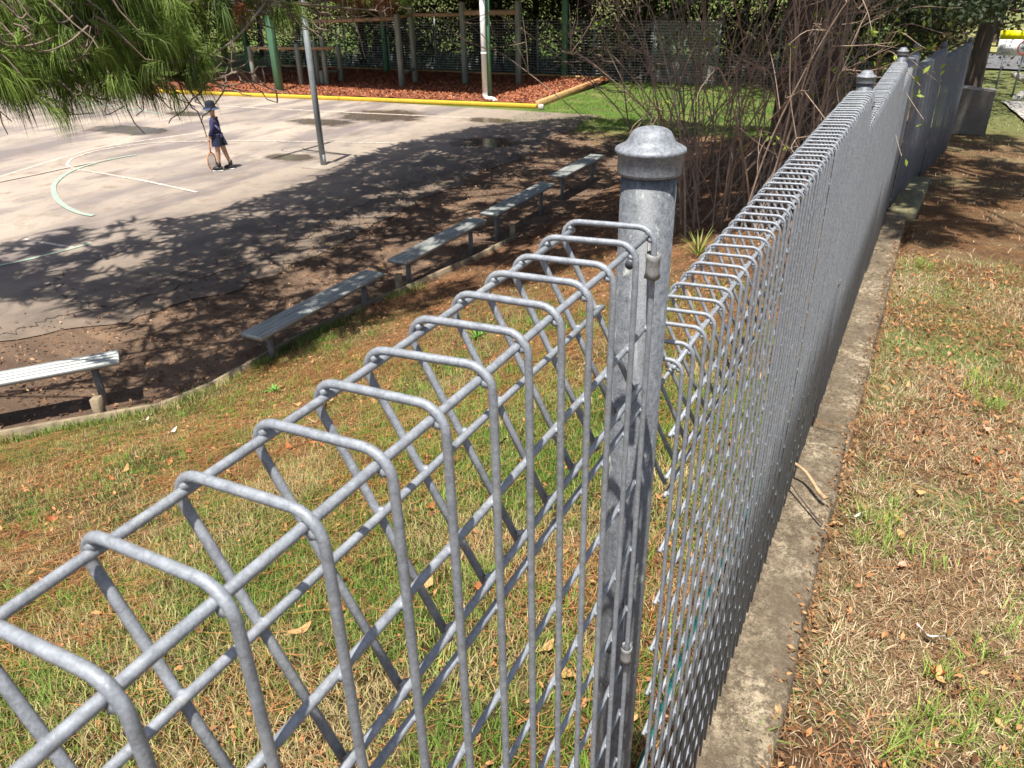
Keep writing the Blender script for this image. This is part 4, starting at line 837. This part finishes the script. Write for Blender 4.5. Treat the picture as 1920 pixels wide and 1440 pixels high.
# ---------------------------------------------------------------- trees behind the back fence
def leafy_tree(label, x, y, h, r, n, z0, csz=.09, c1=(.045, .07, .02), c2=(.11, .12, .03), tr=.13, group='trees behind the back fence', base_z=None, name='broadleaf_tree', over=False):
    z = float(H(x, y)) if base_z is None else base_z; o = empty(name, (x, y, z), 0, label, 'tree', group)
    trunk(o, (0, 0, -.1), (rng.normal() * .5, rng.normal() * .5, h * .8), tr, tr * .35, M['dark_bark'], 12, 16, .06, .12)
    ncl = 26; C_ = np.stack([rng.normal(0, r * .55, ncl), rng.normal(0, r * .55, ncl), rng.uniform(z0, h, ncl)], 1); C_[:, 2] = np.where(rng.random(ncl) < .5, rng.uniform(z0, min(h, z0 + 3.5), ncl), C_[:, 2])
    b = MB()
    for c_ in C_: b.tube(wob((0, 0, max(.6, c_[2] * .7)), c_, 5, .3), np.linspace(tr * .3, .012, 5), 5, False)
    b.build('limbs', M['dark_bark'], o)
    w = rng.integers(0, ncl, n); P = C_[w] + rng.normal(size=(n, 3)) * np.array([.42, .42, .34]) * r * .55; P = P[P[:, 2] > z0 * .6]
    t = (rng.random(ncl) ** 2)[w[:len(P)]][:, None]; cc = np.array(c1) * (1 - t) + np.array(c2) * t
    if over:  # unseen overhead leaves added on the sun side to shade the tree
        m_ = 2600; P2 = np.stack([rng.normal(-1.7, 1.4, m_), rng.normal(0, 1.5, m_), rng.uniform(4.2, 8.0, m_)], 1); P = np.concatenate([P, P2]); cc = np.concatenate([cc, np.array(c1) * np.ones((m_, 1))])
        sz = np.concatenate([np.full((len(cc) - m_, 1), csz), np.full((m_, 1), .42)])
    else: sz = csz
    link('crown', leaf_mesh('crown', P, sz, cc), M['leafcol'], o); return o
spots = [(26.8, 24.5, 7, 2.4, 'dense dark tree at the far left behind the fence'), (27.5, 21.5, 8, 2.3, 'dark tree behind the low balance frame'), (26.7, 19, 6.5, 2.2, 'bushy tree left of the tan-beamed climbing frame'), (28.5, 16.5, 8, 2.4, 'dark tree behind the first climbing frame post'), (26.8, 14.6, 7, 1.9, 'leafy tree with pale trunk behind the climbing frame'), (28.2, 12.6, 8, 2.4, 'dense tree directly behind the white downpipe'), (26.6, 11.2, 6, 1.8, 'bushy tree beside the right green shelter post'), (27.8, 9.3, 7.5, 2.2, 'tree with autumn-tinted leaves right of the green shelter post'), (26.9, 7.2, 7, 2.0, 'tree behind the pale gate mesh'), (28.3, 5.2, 8, 2.4, 'dark tree beyond the right end of the back fence'), (26.8, 2.8, 7, 2.2, 'dark tree beside the pine trunk beyond the lawn'), (31, 18, 9, 2.8, 'taller dark tree in the second row, left'), (31.5, 10.8, 9, 2.8, 'taller dark tree in the second row, middle'), (31, 6.5, 9, 2.8, 'taller dark tree in the second row, right'), (24.5, .9, 7, 2.0, 'dark tree behind the far end of the boundary fence'), (25.5, 27.5, 7, 2.4, 'dark tree hidden behind the upper left pine needles, near the fence corner'), (24.5, 31, 7.5, 2.6, 'dark tree glimpsed through the upper left pine needles'), (26, 35, 8, 2.8, 'dark tree deep in the upper left corner'), (23, 38.5, 8, 2.8, 'dark tree at the extreme upper left edge'), (29.5, 29, 9, 3.0, 'second-row dark tree behind the pine needles'), (30, 22.5, 9, 3.0, 'second-row dark tree behind the balance frame'), (29.5, 14.5, 9, 2.6, 'second-row dark tree between the climbing frame posts'), (31, 2.5, 9, 3.0, 'second-row dark tree behind the pine trunk')]
for i_, (x, y, h, r, lab) in enumerate(spots):
    leafy_tree(lab, x, y, h, r, 6500, .25 if i_ % 2 else .5, .13, (.024, .036, .011), ((.11, .12, .03) if i_ not in (7,) else (.3, .14, .04)), over=True)
for i_, (x, y, lab) in enumerate([(26.2, 23, 'low dark bush at the fence behind the balance frame'), (26.3, 20.2, 'low dark bush left of the climbing frame posts'), (26.4, 17.4, 'low dark bush behind the balance frame end'), (26.3, 13.3, 'low bush between the climbing frame and the downpipe'), (26.4, 9.9, 'low bush behind the right corner of the mulch bed'), (26.3, 8.0, 'low brownish bush behind the pale gate mesh'), (26.6, 5.8, 'low bush at the step down of the back fence'), (26.2, 4.0, 'low bush at the right end of the back fence')]):
    leafy_tree(lab, x, y, 2.3, 1.3, 2600, .15, .1, (.018, .026, .009), (.06, .065, .018) if i_ != 5 else (.16, .1, .04), .04, 'low bushes behind the back fence', name='bush')
# fallen limb leaning on the back fence
b = MB(); b.tube(wob((25.25, 10.0, ZC + .75), (26.6, 6.9, ZC + 2.6), 9, .12), np.linspace(.05, .11, 9), 8); tag(b.build('fallen_limb', simple('grey_limb', (.24, .21, .17), .9, 0, .3, 12, .4), None), 'fallen grey limb leaning across the back wire fence', 'limb')

# ---------------------------------------------------------------- right-hand tree, bushes across the road
tc = empty('street_tree', (20.0, -.84, float(H(20, -.84))), 0, 'dark broadleaf tree standing behind the tilted concrete block', 'tree')
trunk(tc, (0, 0, -.1), (.1, -.15, 6), .19, .1, M['dark_bark'], 18, 30, .06)
n = 6000; P = np.stack([rng.normal(17.9, 1.3, n), rng.normal(-.9, 1.15, n), rng.normal(1.35, .52, n)], 1)
lo = np.where((P[:, 1] < -1.0), .95, .72) + .25 * fbm(P[:, 1] * 3, P[:, 0] * 2, 120); P = P[(P[:, 2] > lo)]
P2 = np.stack([rng.normal(18.6, 1.9, 5000), rng.normal(-1.3, 1.8, 5000), rng.uniform(2.2, 6, 5000)], 1); P = np.concatenate([P, P2])
link('crown', leaf_mesh('crown', P - np.array(tc.location), .12, np.array([.032, .048, .02]) * rng.uniform(.6, 1.5, (len(P), 1))), M['leafcol'], tc)
b = MB()
for _ in range(16): e_ = P[rng.integers(0, len(P))] - np.array(tc.location); b.tube(wob((0.05, -.05, rng.uniform(1.6, 3)), e_, 6, .3), np.linspace(.05, .01, 6), 5, False)
b.build('limbs', M['dark_bark'], tc)
for (x, y, lab, c2) in [(36, 1.5, 'brown bush across the road left of the dark trunk', (.2, .13, .05)), (38, -1.8, 'ochre bush across the road right of the dark trunk', (.3, .2, .07)), (41, -5, 'olive bush across the road behind the sign', (.14, .15, .04)), (37, 5, 'dark bush across the road behind the fence end', (.1, .12, .03)), (44, 1.0, 'distant tall green tree across the road', (.12, .15, .04))]:
    leafy_tree(lab, x, y, 6, 2.6, 2600, .3, .3, (.06, .065, .03), c2, .15, 'bushes across the road', name='roadside_bush')

# ---------------------------------------------------------------- grass, litter, leaves
def blades(n, xr, yr, keep, L, w, colf, lean=.5):
    x = rng.uniform(*xr, n); y = rng.uniform(*yr, n); k = keep(x, y); x, y = x[k], y[k]; n = len(x); z = H(x, y) - .004
    a = rng.uniform(0, 6.28, n); l = L * rng.uniform(.4, 1.35, n); ln = np.clip(rng.normal(lean, .28, n), .05, 1.35); d = np.stack([np.cos(a) * np.sin(ln), np.sin(a) * np.sin(ln), np.cos(ln)], 1)
    l2 = ln + rng.uniform(.1, .7, n); d2 = np.stack([np.cos(a) * np.sin(l2), np.sin(a) * np.sin(l2), np.cos(l2)], 1); s = np.stack([-np.sin(a), np.cos(a), np.zeros(n)], 1) * (w * rng.uniform(.6, 1.3, n))[:, None] / 2
    P = np.stack([x, y, z], 1); p1 = P + d * l[:, None] * .55; p2 = p1 + d2 * l[:, None] * .5
    V = np.stack([P - s, P + s, p1 + s * .8, p1 - s * .8, p2], 1).reshape(-1, 3); b_ = np.arange(n)[:, None] * 5
    return npmesh('grass', V, b_ + [0, 1, 2, 3], b_ + [3, 2, 4], np.repeat(colf(x, y), 5, 0))
def gcol(x, y):
    n = len(x); t = fbm(x * 2.2, y * 2.2, 140) + rng.normal(0, .16, n); g = np.array([.145, .235, .04]); yl = np.array([.31, .33, .10]); st = np.array([.48, .38, .2])
    c_ = np.where((t < .5)[:, None], g, np.where((t < .66)[:, None], yl, st)); return c_ * rng.uniform(.65, 1.35, (n, 1))
def rcol(x, y):
    n = len(x); t = fbm(x * 1.8, y * 1.8, 150) + rng.normal(0, .15, n); g = np.array([.19, .26, .07]); st = np.array([.58, .46, .29]); br = np.array([.33, .2, .11])
    c_ = np.where((t < .42)[:, None], g, np.where((t < .64)[:, None], st, br)); return c_ * rng.uniform(.65, 1.3, (n, 1))
def kl(x, y):
    lawn, dirt, right = zones(x, y); t = fbm(x * 1.6, y * 1.6, 21); return (y < yb(x) - .03) & (rng.random(len(x)) < (1.15 - .7 * sstep(.42, .7, t))) & (rng.random(len(x)) > dirt * .93)
def kr(x, y): return (y < -.2 + (fbm(x * 4, x * 0, 160) - .5) * .06) & (rng.random(len(x)) < 1.0 - .6 * sstep(.45, .65, fbm(x * 1.6, y * 1.6, 21))) & (rng.random(len(x)) > .6 * sstep(4, 7, x))
o = link('grass', blades(230000, (-.5, 6.8), (.08, 6.2), kl, .042, .0030, gcol), M['grass']); tag(o, 'green and yellow grass on the bank below the fence', 'grass', None, 'stuff')
o = link('grass', blades(80000, (-.3, 3.2), (.08, 2.6), kl, .05, .0030, gcol, .45), M['grass']); tag(o, 'taller grass close behind the nearest fence panel', 'grass', None, 'stuff')
o = link('grass', blades(195000, (.3, 6), (-2.2, -.15), kr, .045, .0028, rcol, .95), M['grass']); tag(o, 'straw-coloured dry grass on the right of the fence', 'grass', None, 'stuff')
o = link('grass', blades(30000, (5, 18), (-5, -.2), kr, .05, .007, rcol, .7), M['grass']); tag(o, 'thin grass in the tree shade on the right', 'grass', None, 'stuff')
o = link('grass', blades(42000, (16.5, 25.2), (2.0, 9.4), lambda x, y: (fbm(x * 2, y * 2, 170) > .35) & (y < 9.3), .05, .012, lambda x, y: np.array([.13, .21, .04]) * rng.uniform(.6, 1.4, (len(x), 1)), .6), M['grass']); tag(o, 'short bright green lawn in front of the back fence', 'grass', None, 'stuff')
def tuft_blades(ntuft, per, xr, yr, keep, L, w, c0, lean=.45, rad=.02):
    tx = rng.uniform(*xr, ntuft); ty = rng.uniform(*yr, ntuft); k = keep(tx, ty); tx, ty = tx[k], ty[k]; X = np.repeat(tx, per) + rng.normal(0, rad, len(tx) * per); Y = np.repeat(ty, per) + rng.normal(0, rad, len(tx) * per)
    n = len(X); z = H(X, Y) - .004; a = rng.uniform(0, 6.28, n); l = L * rng.uniform(.4, 1.3, n); ln = np.clip(rng.normal(lean, .3, n), .05, 1.4); d = np.stack([np.cos(a) * np.sin(ln), np.sin(a) * np.sin(ln), np.cos(ln)], 1)
    l2 = ln + rng.uniform(.1, .7, n); d2 = np.stack([np.cos(a) * np.sin(l2), np.sin(a) * np.sin(l2), np.cos(l2)], 1); s = np.stack([-np.sin(a), np.cos(a), np.zeros(n)], 1) * (w * rng.uniform(.6, 1.3, n))[:, None] / 2
    P = np.stack([X, Y, z], 1); p1 = P + d * l[:, None] * .55; p2 = p1 + d2 * l[:, None] * .5
    V = np.stack([P - s, P + s, p1 + s * .8, p1 - s * .8, p2], 1).reshape(-1, 3); b_ = np.arange(n)[:, None] * 5
    return npmesh('grass', V, b_ + [0, 1, 2, 3], b_ + [3, 2, 4], np.repeat(np.array(c0) * rng.uniform(.6, 1.4, (n, 1)), 5, 0))
o = link('grass', tuft_blades(1500, 22, (.5, 6), (-2.0, -.22), lambda x, y: fbm(x * 1.3, y * 1.3, 190) > .5, .075, .0036, (.26, .37, .075)), M['grass']); tag(o, 'fresh green grass tufts among the straw right of the fence', 'grass', None, 'stuff')
o = link('grass', tuft_blades(1300, 18, (0, 5), (.1, 4.6), lambda x, y: (fbm(x * 1.6, y * 1.6, 191) > .5) & (y < yb(x) - .1), .07, .0034, (.18, .31, .05)), M['grass']); tag(o, 'fresh green grass tufts scattered over the bank', 'grass', None, 'stuff')
def edge_keep(x, y): return np.abs(y - yb(x) + .06) < .10
o = link('grass', blades(60000, (1.5, 6.2), (4.4, 6.6), lambda x, y: edge_keep(x, y) & (fbm(x * 2.4, y * 2.4, 171) > .47), .085, .006, gcol, .35), M['grass']); tag(o, 'longer grass tufts along the timber edging boards', 'grass', None, 'stuff')
def needles_litter(n, xr, yr, keep, L=.14, w=.0018):
    x = rng.uniform(*xr, n); y = rng.uniform(*yr, n); k = keep(x, y); x, y = x[k], y[k]; n = len(x); a = rng.uniform(0, 6.28, n); bnd = rng.normal(0, .35, n); l = L * rng.uniform(.5, 1.3, n); pts = []
    z = H(x, y) + rng.uniform(.006, .034, n); cx_, cy_ = x.copy(), y.copy(); an = a.copy(); zz = z.copy(); sl = rng.normal(0, .05, n)
    for q_ in range(4):
        s = np.stack([-np.sin(an), np.cos(an), np.zeros(n)], 1) * w / 2; P = np.stack([cx_, cy_, np.maximum(zz, H(cx_, cy_) + .003)], 1); pts += [P - s, P + s]
        cx_ = cx_ + np.cos(an) * l / 3; cy_ = cy_ + np.sin(an) * l / 3; zz = zz + sl * l / 3 + (H(cx_, cy_) - H(pts[-1][:, 0], pts[-1][:, 1])); an = an + bnd
    V = np.stack(pts, 1).reshape(-1, 3); b_ = np.arange(n)[:, None] * 8; Q = np.concatenate([b_ + [0, 1, 3, 2], b_ + [2, 3, 5, 4], b_ + [4, 5, 7, 6]])
    tt = rng.random((n, 1)); cc = (np.array([.46, .19, .06]) * (1 - tt) + np.array([.34, .2, .11]) * tt) * rng.uniform(.4, 1.25, (n, 1)); return npmesh('needle_litter', V, Q, None, np.repeat(cc, 8, 0))
o = link('needle_litter', needles_litter(40000, (-.4, 7), (.06, 5.5), lambda x, y: (y < yb(x) - .02) & (rng.random(len(x)) < .35 + sstep(.4, .6, fbm(x * 1.6, y * 1.6, 21)))), M['litter']); tag(o, 'orange-brown pine needles strewn over the bank', 'pine needles', None, 'stuff')
o = link('needle_litter', needles_litter(13000, (.3, 9), (-3, -.2), lambda x, y: rng.random(len(x)) < sstep(.4, .65, fbm(x * 1.6, y * 1.6, 21)) + .12, .12), M['litter']); tag(o, 'scattered brown pine needles on the right-hand grass', 'pine needles', None, 'stuff')
o = link('needle_litter', needles_litter(2600, (.45, 5), (-.2, .03), lambda x, y: rng.random(len(x)) < sstep(.42, .7, fbm(x * 2, y * 3, 180)) + .25 * (y < -.13), .09, .0015), M['litter']); tag(o, 'pine needles lying on the concrete strip', 'pine needles', None, 'stuff')
n = 24000; x = rng.uniform(2, 17, n); y = rng.uniform(.6, 8.6, n); lawn, dirt, rt = zones(x, y); k = (dirt > .5) & (rng.random(n) < .85 - .8 * sstep(6.6, 8.4, y)); x, y = x[k], y[k]; P = np.stack([x, y, np.where(y > 6.3, ZC + .03, H(x, y) + .014)], 1); t = rng.random((len(P), 1)) ** 3
cc = np.array([.12, .06, .035]) * (1 - t) + np.array([.42, .26, .15]) * t
o = link('bark_litter', leaf_mesh('bark_litter', P, .045, cc, 3.0), M['litter']); tag(o, 'brown bark and leaf litter on the dirt under the benches', 'litter', None, 'stuff')

n = 7000; x = np.concatenate([rng.uniform(0, 5.5, n), rng.uniform(.6, 6, n)]); y = np.concatenate([rng.uniform(.1, 4.6, n), rng.uniform(-2, -.2, n)]); k = (y < yb(x) - .1) & (rng.random(2 * n) < sstep(.3, .6, fbm(x * 2.5, y * 2.5, 195))); x, y = x[k], y[k]
P = np.stack([x, y, H(x, y) + rng.uniform(.006, .03, len(x))], 1); t = rng.random((len(P), 1)); cc = np.array([.13, .06, .03]) * (1 - t) + np.array([.52, .25, .11]) * t
o = link('leaf_crumbs', leaf_mesh('leaf_crumbs', P, .028, cc, 1.2), M['litter']); tag(o, 'small broken bits of dead leaf in the grass', 'litter', None, 'stuff')
n = 1500; x = rng.uniform(.5, 7, n); y = -.175 + np.abs(rng.normal(0, .02, n)) * rng.choice([-1, 1], n); P = np.stack([x, y, np.maximum(H(x, y) + .008, np.interp(x, [2.48, 2.49, 5, 5.01, 7.3], [-.01, -.1, -.135, -.22, -.29]) * (y > -.165) + (y <= -.165) * -9)], 1); t = rng.random((n, 1))
o = link('leaf_crumbs', leaf_mesh('leaf_crumbs', P, .02, np.array([.12, .065, .035]) * (1 - t) + np.array([.4, .24, .12]) * t, 1.5), M['litter']); tag(o, 'brown crumbs of litter along the edge of the concrete strip', 'litter', None, 'stuff')
# individual fallen leaves
def leaf_shape(L, W_, curl, fold):
    n = 7; V = []
    for i_ in range(n):
        t = i_ / (n - 1); w = W_ * math.sin(math.pi * min(1, t * .94 + .03)) ** .8 * (1 - .25 * t); zc_ = curl * (2 * t - 1) ** 2
        for s in (-1, 0, 1): V.append([(t - .5) * L, s * w / 2, zc_ + fold * abs(s) + .004 * math.sin(9 * t + s)])
    Q = [[i_ * 3 + s, i_ * 3 + s + 1, i_ * 3 + s + 4, i_ * 3 + s + 3] for i_ in range(n - 1) for s in range(2)]
    b = MB(); b.add(V, Q); b.tube([(-.5 * L, 0, curl), (-.72 * L, .004, curl + .004)], .0012, 5); return b.mesh('fallen_leaf', False)
LS = [leaf_shape(.07, .042, .012, .006), leaf_shape(.085, .035, .018, .009), leaf_shape(.055, .04, .008, .01), leaf_shape(.06, .03, .02, .004)]
LMt = [simple('leaf_rust', (.33, .10, .035), .7, 0, .3, 60), simple('leaf_tan', (.46, .26, .11), .7, 0, .25, 60), simple('leaf_dark', (.14, .065, .035), .7, 0, .3, 60), simple('leaf_pink', (.5, .27, .18), .7, 0, .2, 60)]
meshes = {}
def fallen(x, y, li, mi, label, group, sc=1.0):
    if (li, mi) not in meshes:
        me = LS[li].copy(); me.materials.append(LMt[mi]); meshes[(li, mi)] = me
    o = link('fallen_leaf', meshes[(li, mi)]); o.location = (x, y, float(H(x, y)) + .016); o.rotation_euler = (rng.normal() * .3, rng.normal() * .3, rng.uniform(0, 6.28)); o.scale = (sc,) * 3; return tag(o, label, 'leaf', group)
left = [(1.55, 1.37, 0), (.99, 1.41, 0), (1.06, 1.06, 1), (.7, 1.33, 1), (2.66, 1.17, 2), (1.38, .67, 1), (1.13, 3.54, 0), (1.84, 3.48, 0), (.59, 1.7, 2), (1.52, 2.37, 3), (2.87, 3.14, 0), (2.2, 1.38, 2), (1.51, .53, 1), (1.1, .87, 0), (.88, .51, 1), (1.66, 2.89, 2), (1.72, 3.74, 1), (1.88, 1.97, 2), (.8, .41, 1), (4.73, 1.14, 1)]
lab_l = ['rust-orange fallen leaf lying on the bank grass behind the nearest fence panel', 'tan fallen leaf lying on the bank grass behind the nearest fence panel', 'dark brown fallen leaf lying on the bank grass behind the nearest fence panel', 'pinkish fallen leaf lying on the bank grass behind the nearest fence panel']
grp = ['rust leaves on the bank', 'tan leaves on the bank', 'dark leaves on the bank', 'pink leaves on the bank']
for (x, y, mi) in left: fallen(x, y, int(rng.integers(0, 4)), mi, lab_l[mi], grp[mi], rng.uniform(.85, 1.3))
for _ in range(46):
    x = rng.uniform(.3, 5.5); y = rng.uniform(.2, 4.5); mi = int(rng.choice(4, p=[.35, .3, .2, .15])); fallen(x, y, int(rng.integers(0, 4)), mi, lab_l[mi], grp[mi], rng.uniform(.5, 1.0))
lab_r = ['rust-orange fallen leaf on the dry grass right of the concrete strip', 'tan fallen leaf on the dry grass right of the concrete strip', 'dark brown fallen leaf on the dry grass right of the concrete strip', 'pinkish fallen leaf on the dry grass right of the concrete strip']
grr = ['rust leaves on the right grass', 'tan leaves on the right grass', 'dark leaves on the right grass', 'pink leaves on the right grass']
for (x, y, mi) in [(3.28, -.74, 1), (2.75, -.74, 2), (1.91, -.41, 1), (3.25, -.37, 1), (2.61, -.66, 0), (1.25, -.6, 2), (1.72, -.42, 3), (1.28, -.54, 0)] + [(rng.uniform(.9, 6), rng.uniform(-1.6, -.25), int(rng.integers(0, 4))) for _ in range(24)]: fallen(x, y, int(rng.integers(0, 4)), mi, lab_r[mi], grr[mi], rng.uniform(.45, .9))
M['white_leaf'] = simple('bleached_leaf', (.68, .62, .55), .7, 0, .1, 30)
for (x, y, lab, s) in [(1.41, -.51, 'curled bleached white leaf on the right-hand grass', 1.0), (2.36, 4.13, 'bleached white leaf on the bank below the sunlit bench', 1.3), (2.60, 4.75, 'pale leaf on the bank near the bend of the edging boards', 1.1), (1.93, -.25, 'slim pale leaf at the edge of the concrete strip', .7)]:
    me = leaf_shape(.085, .02, .016, .006); me.materials.append(M['white_leaf']); o = link('bleached_leaf', me); o.location = (x, y, float(H(x, y)) + .03); o.rotation_euler = (.5, .2, rng.uniform(0, 6)); o.scale = (s,) * 3; tag(o, lab, 'leaf')
# dry stick poking out through the fence over the strip
b = MB(); b.tube(spline([(2.02, .02, .08), (2.0, -.05, .055), (1.93, -.11, .03), (1.90, -.14, .025)], 4), [.006, .006, .006, .006, .0062, .0065, .007, .007, .0075, .008, .0085, .009, .007], 7); tag(b.build('dry_stick', simple('dry_stick', (.4, .27, .15), .85, 0, .4, 40), None), 'dry pale stick poking through the fence over the concrete strip', 'stick')
b = MB(); b.tube(spline([(1.95, .0, .03), (1.88, -.06, .012), (1.80, -.125, .004), (1.77, -.15, .006)], 4), .0035, 6); tag(b.build('stick_shadow', M['dark_bark'], None), 'thin dark tube standing in for the dry stick shadow on the concrete strip', 'twig')  # cast shadow of the dry stick, modelled as a thin dark tube
# small weeds
def weed(x, y, s, label, nl=14, c_=(.13, .30, .05), wd=.07):
    o = empty('weed', (x, y, float(H(x, y))), 0, label, 'weed', 'small bright weeds')
    b = MB()
    for k in range(nl):
        a = k * 2.4; t = .35 + .9 * (k / nl); d = np.array([math.cos(a) * math.cos(t), math.sin(a) * math.cos(t), math.sin(t)]); sd = np.array([-math.sin(a), math.cos(a), 0]); L = s * rng.uniform(.7, 1.2)
        b.add([-sd * .004, sd * .004, d * L * .5 + sd * s * wd + UP * .01, d * L * .5 - sd * s * wd + UP * .01, d * L - UP * s * .12], [[0, 1, 2, 3]], [[3, 2, 4]])
    b.build('leaf', simple('weed_green', c_, .6, 0, .25, 40), o, False); return o
weed(3.31, 4.08, .11, 'small bright green weed on the bank below the edging boards'); weed(4.24, 2.7, .13, 'bright green weed on bare soil behind the fence loops'); weed(6.19, 1.45, .30, 'grassy yellow-green weed beside the post and the red litter', 34, (.2, .24, .05), .018); weed(.83, -.12, .10, 'grass weed growing on the concrete strip', 16, (.15, .2, .05), .03); weed(2.72, 5.25, .08, 'tiny weed at the foot of the sunlit bench', 9)
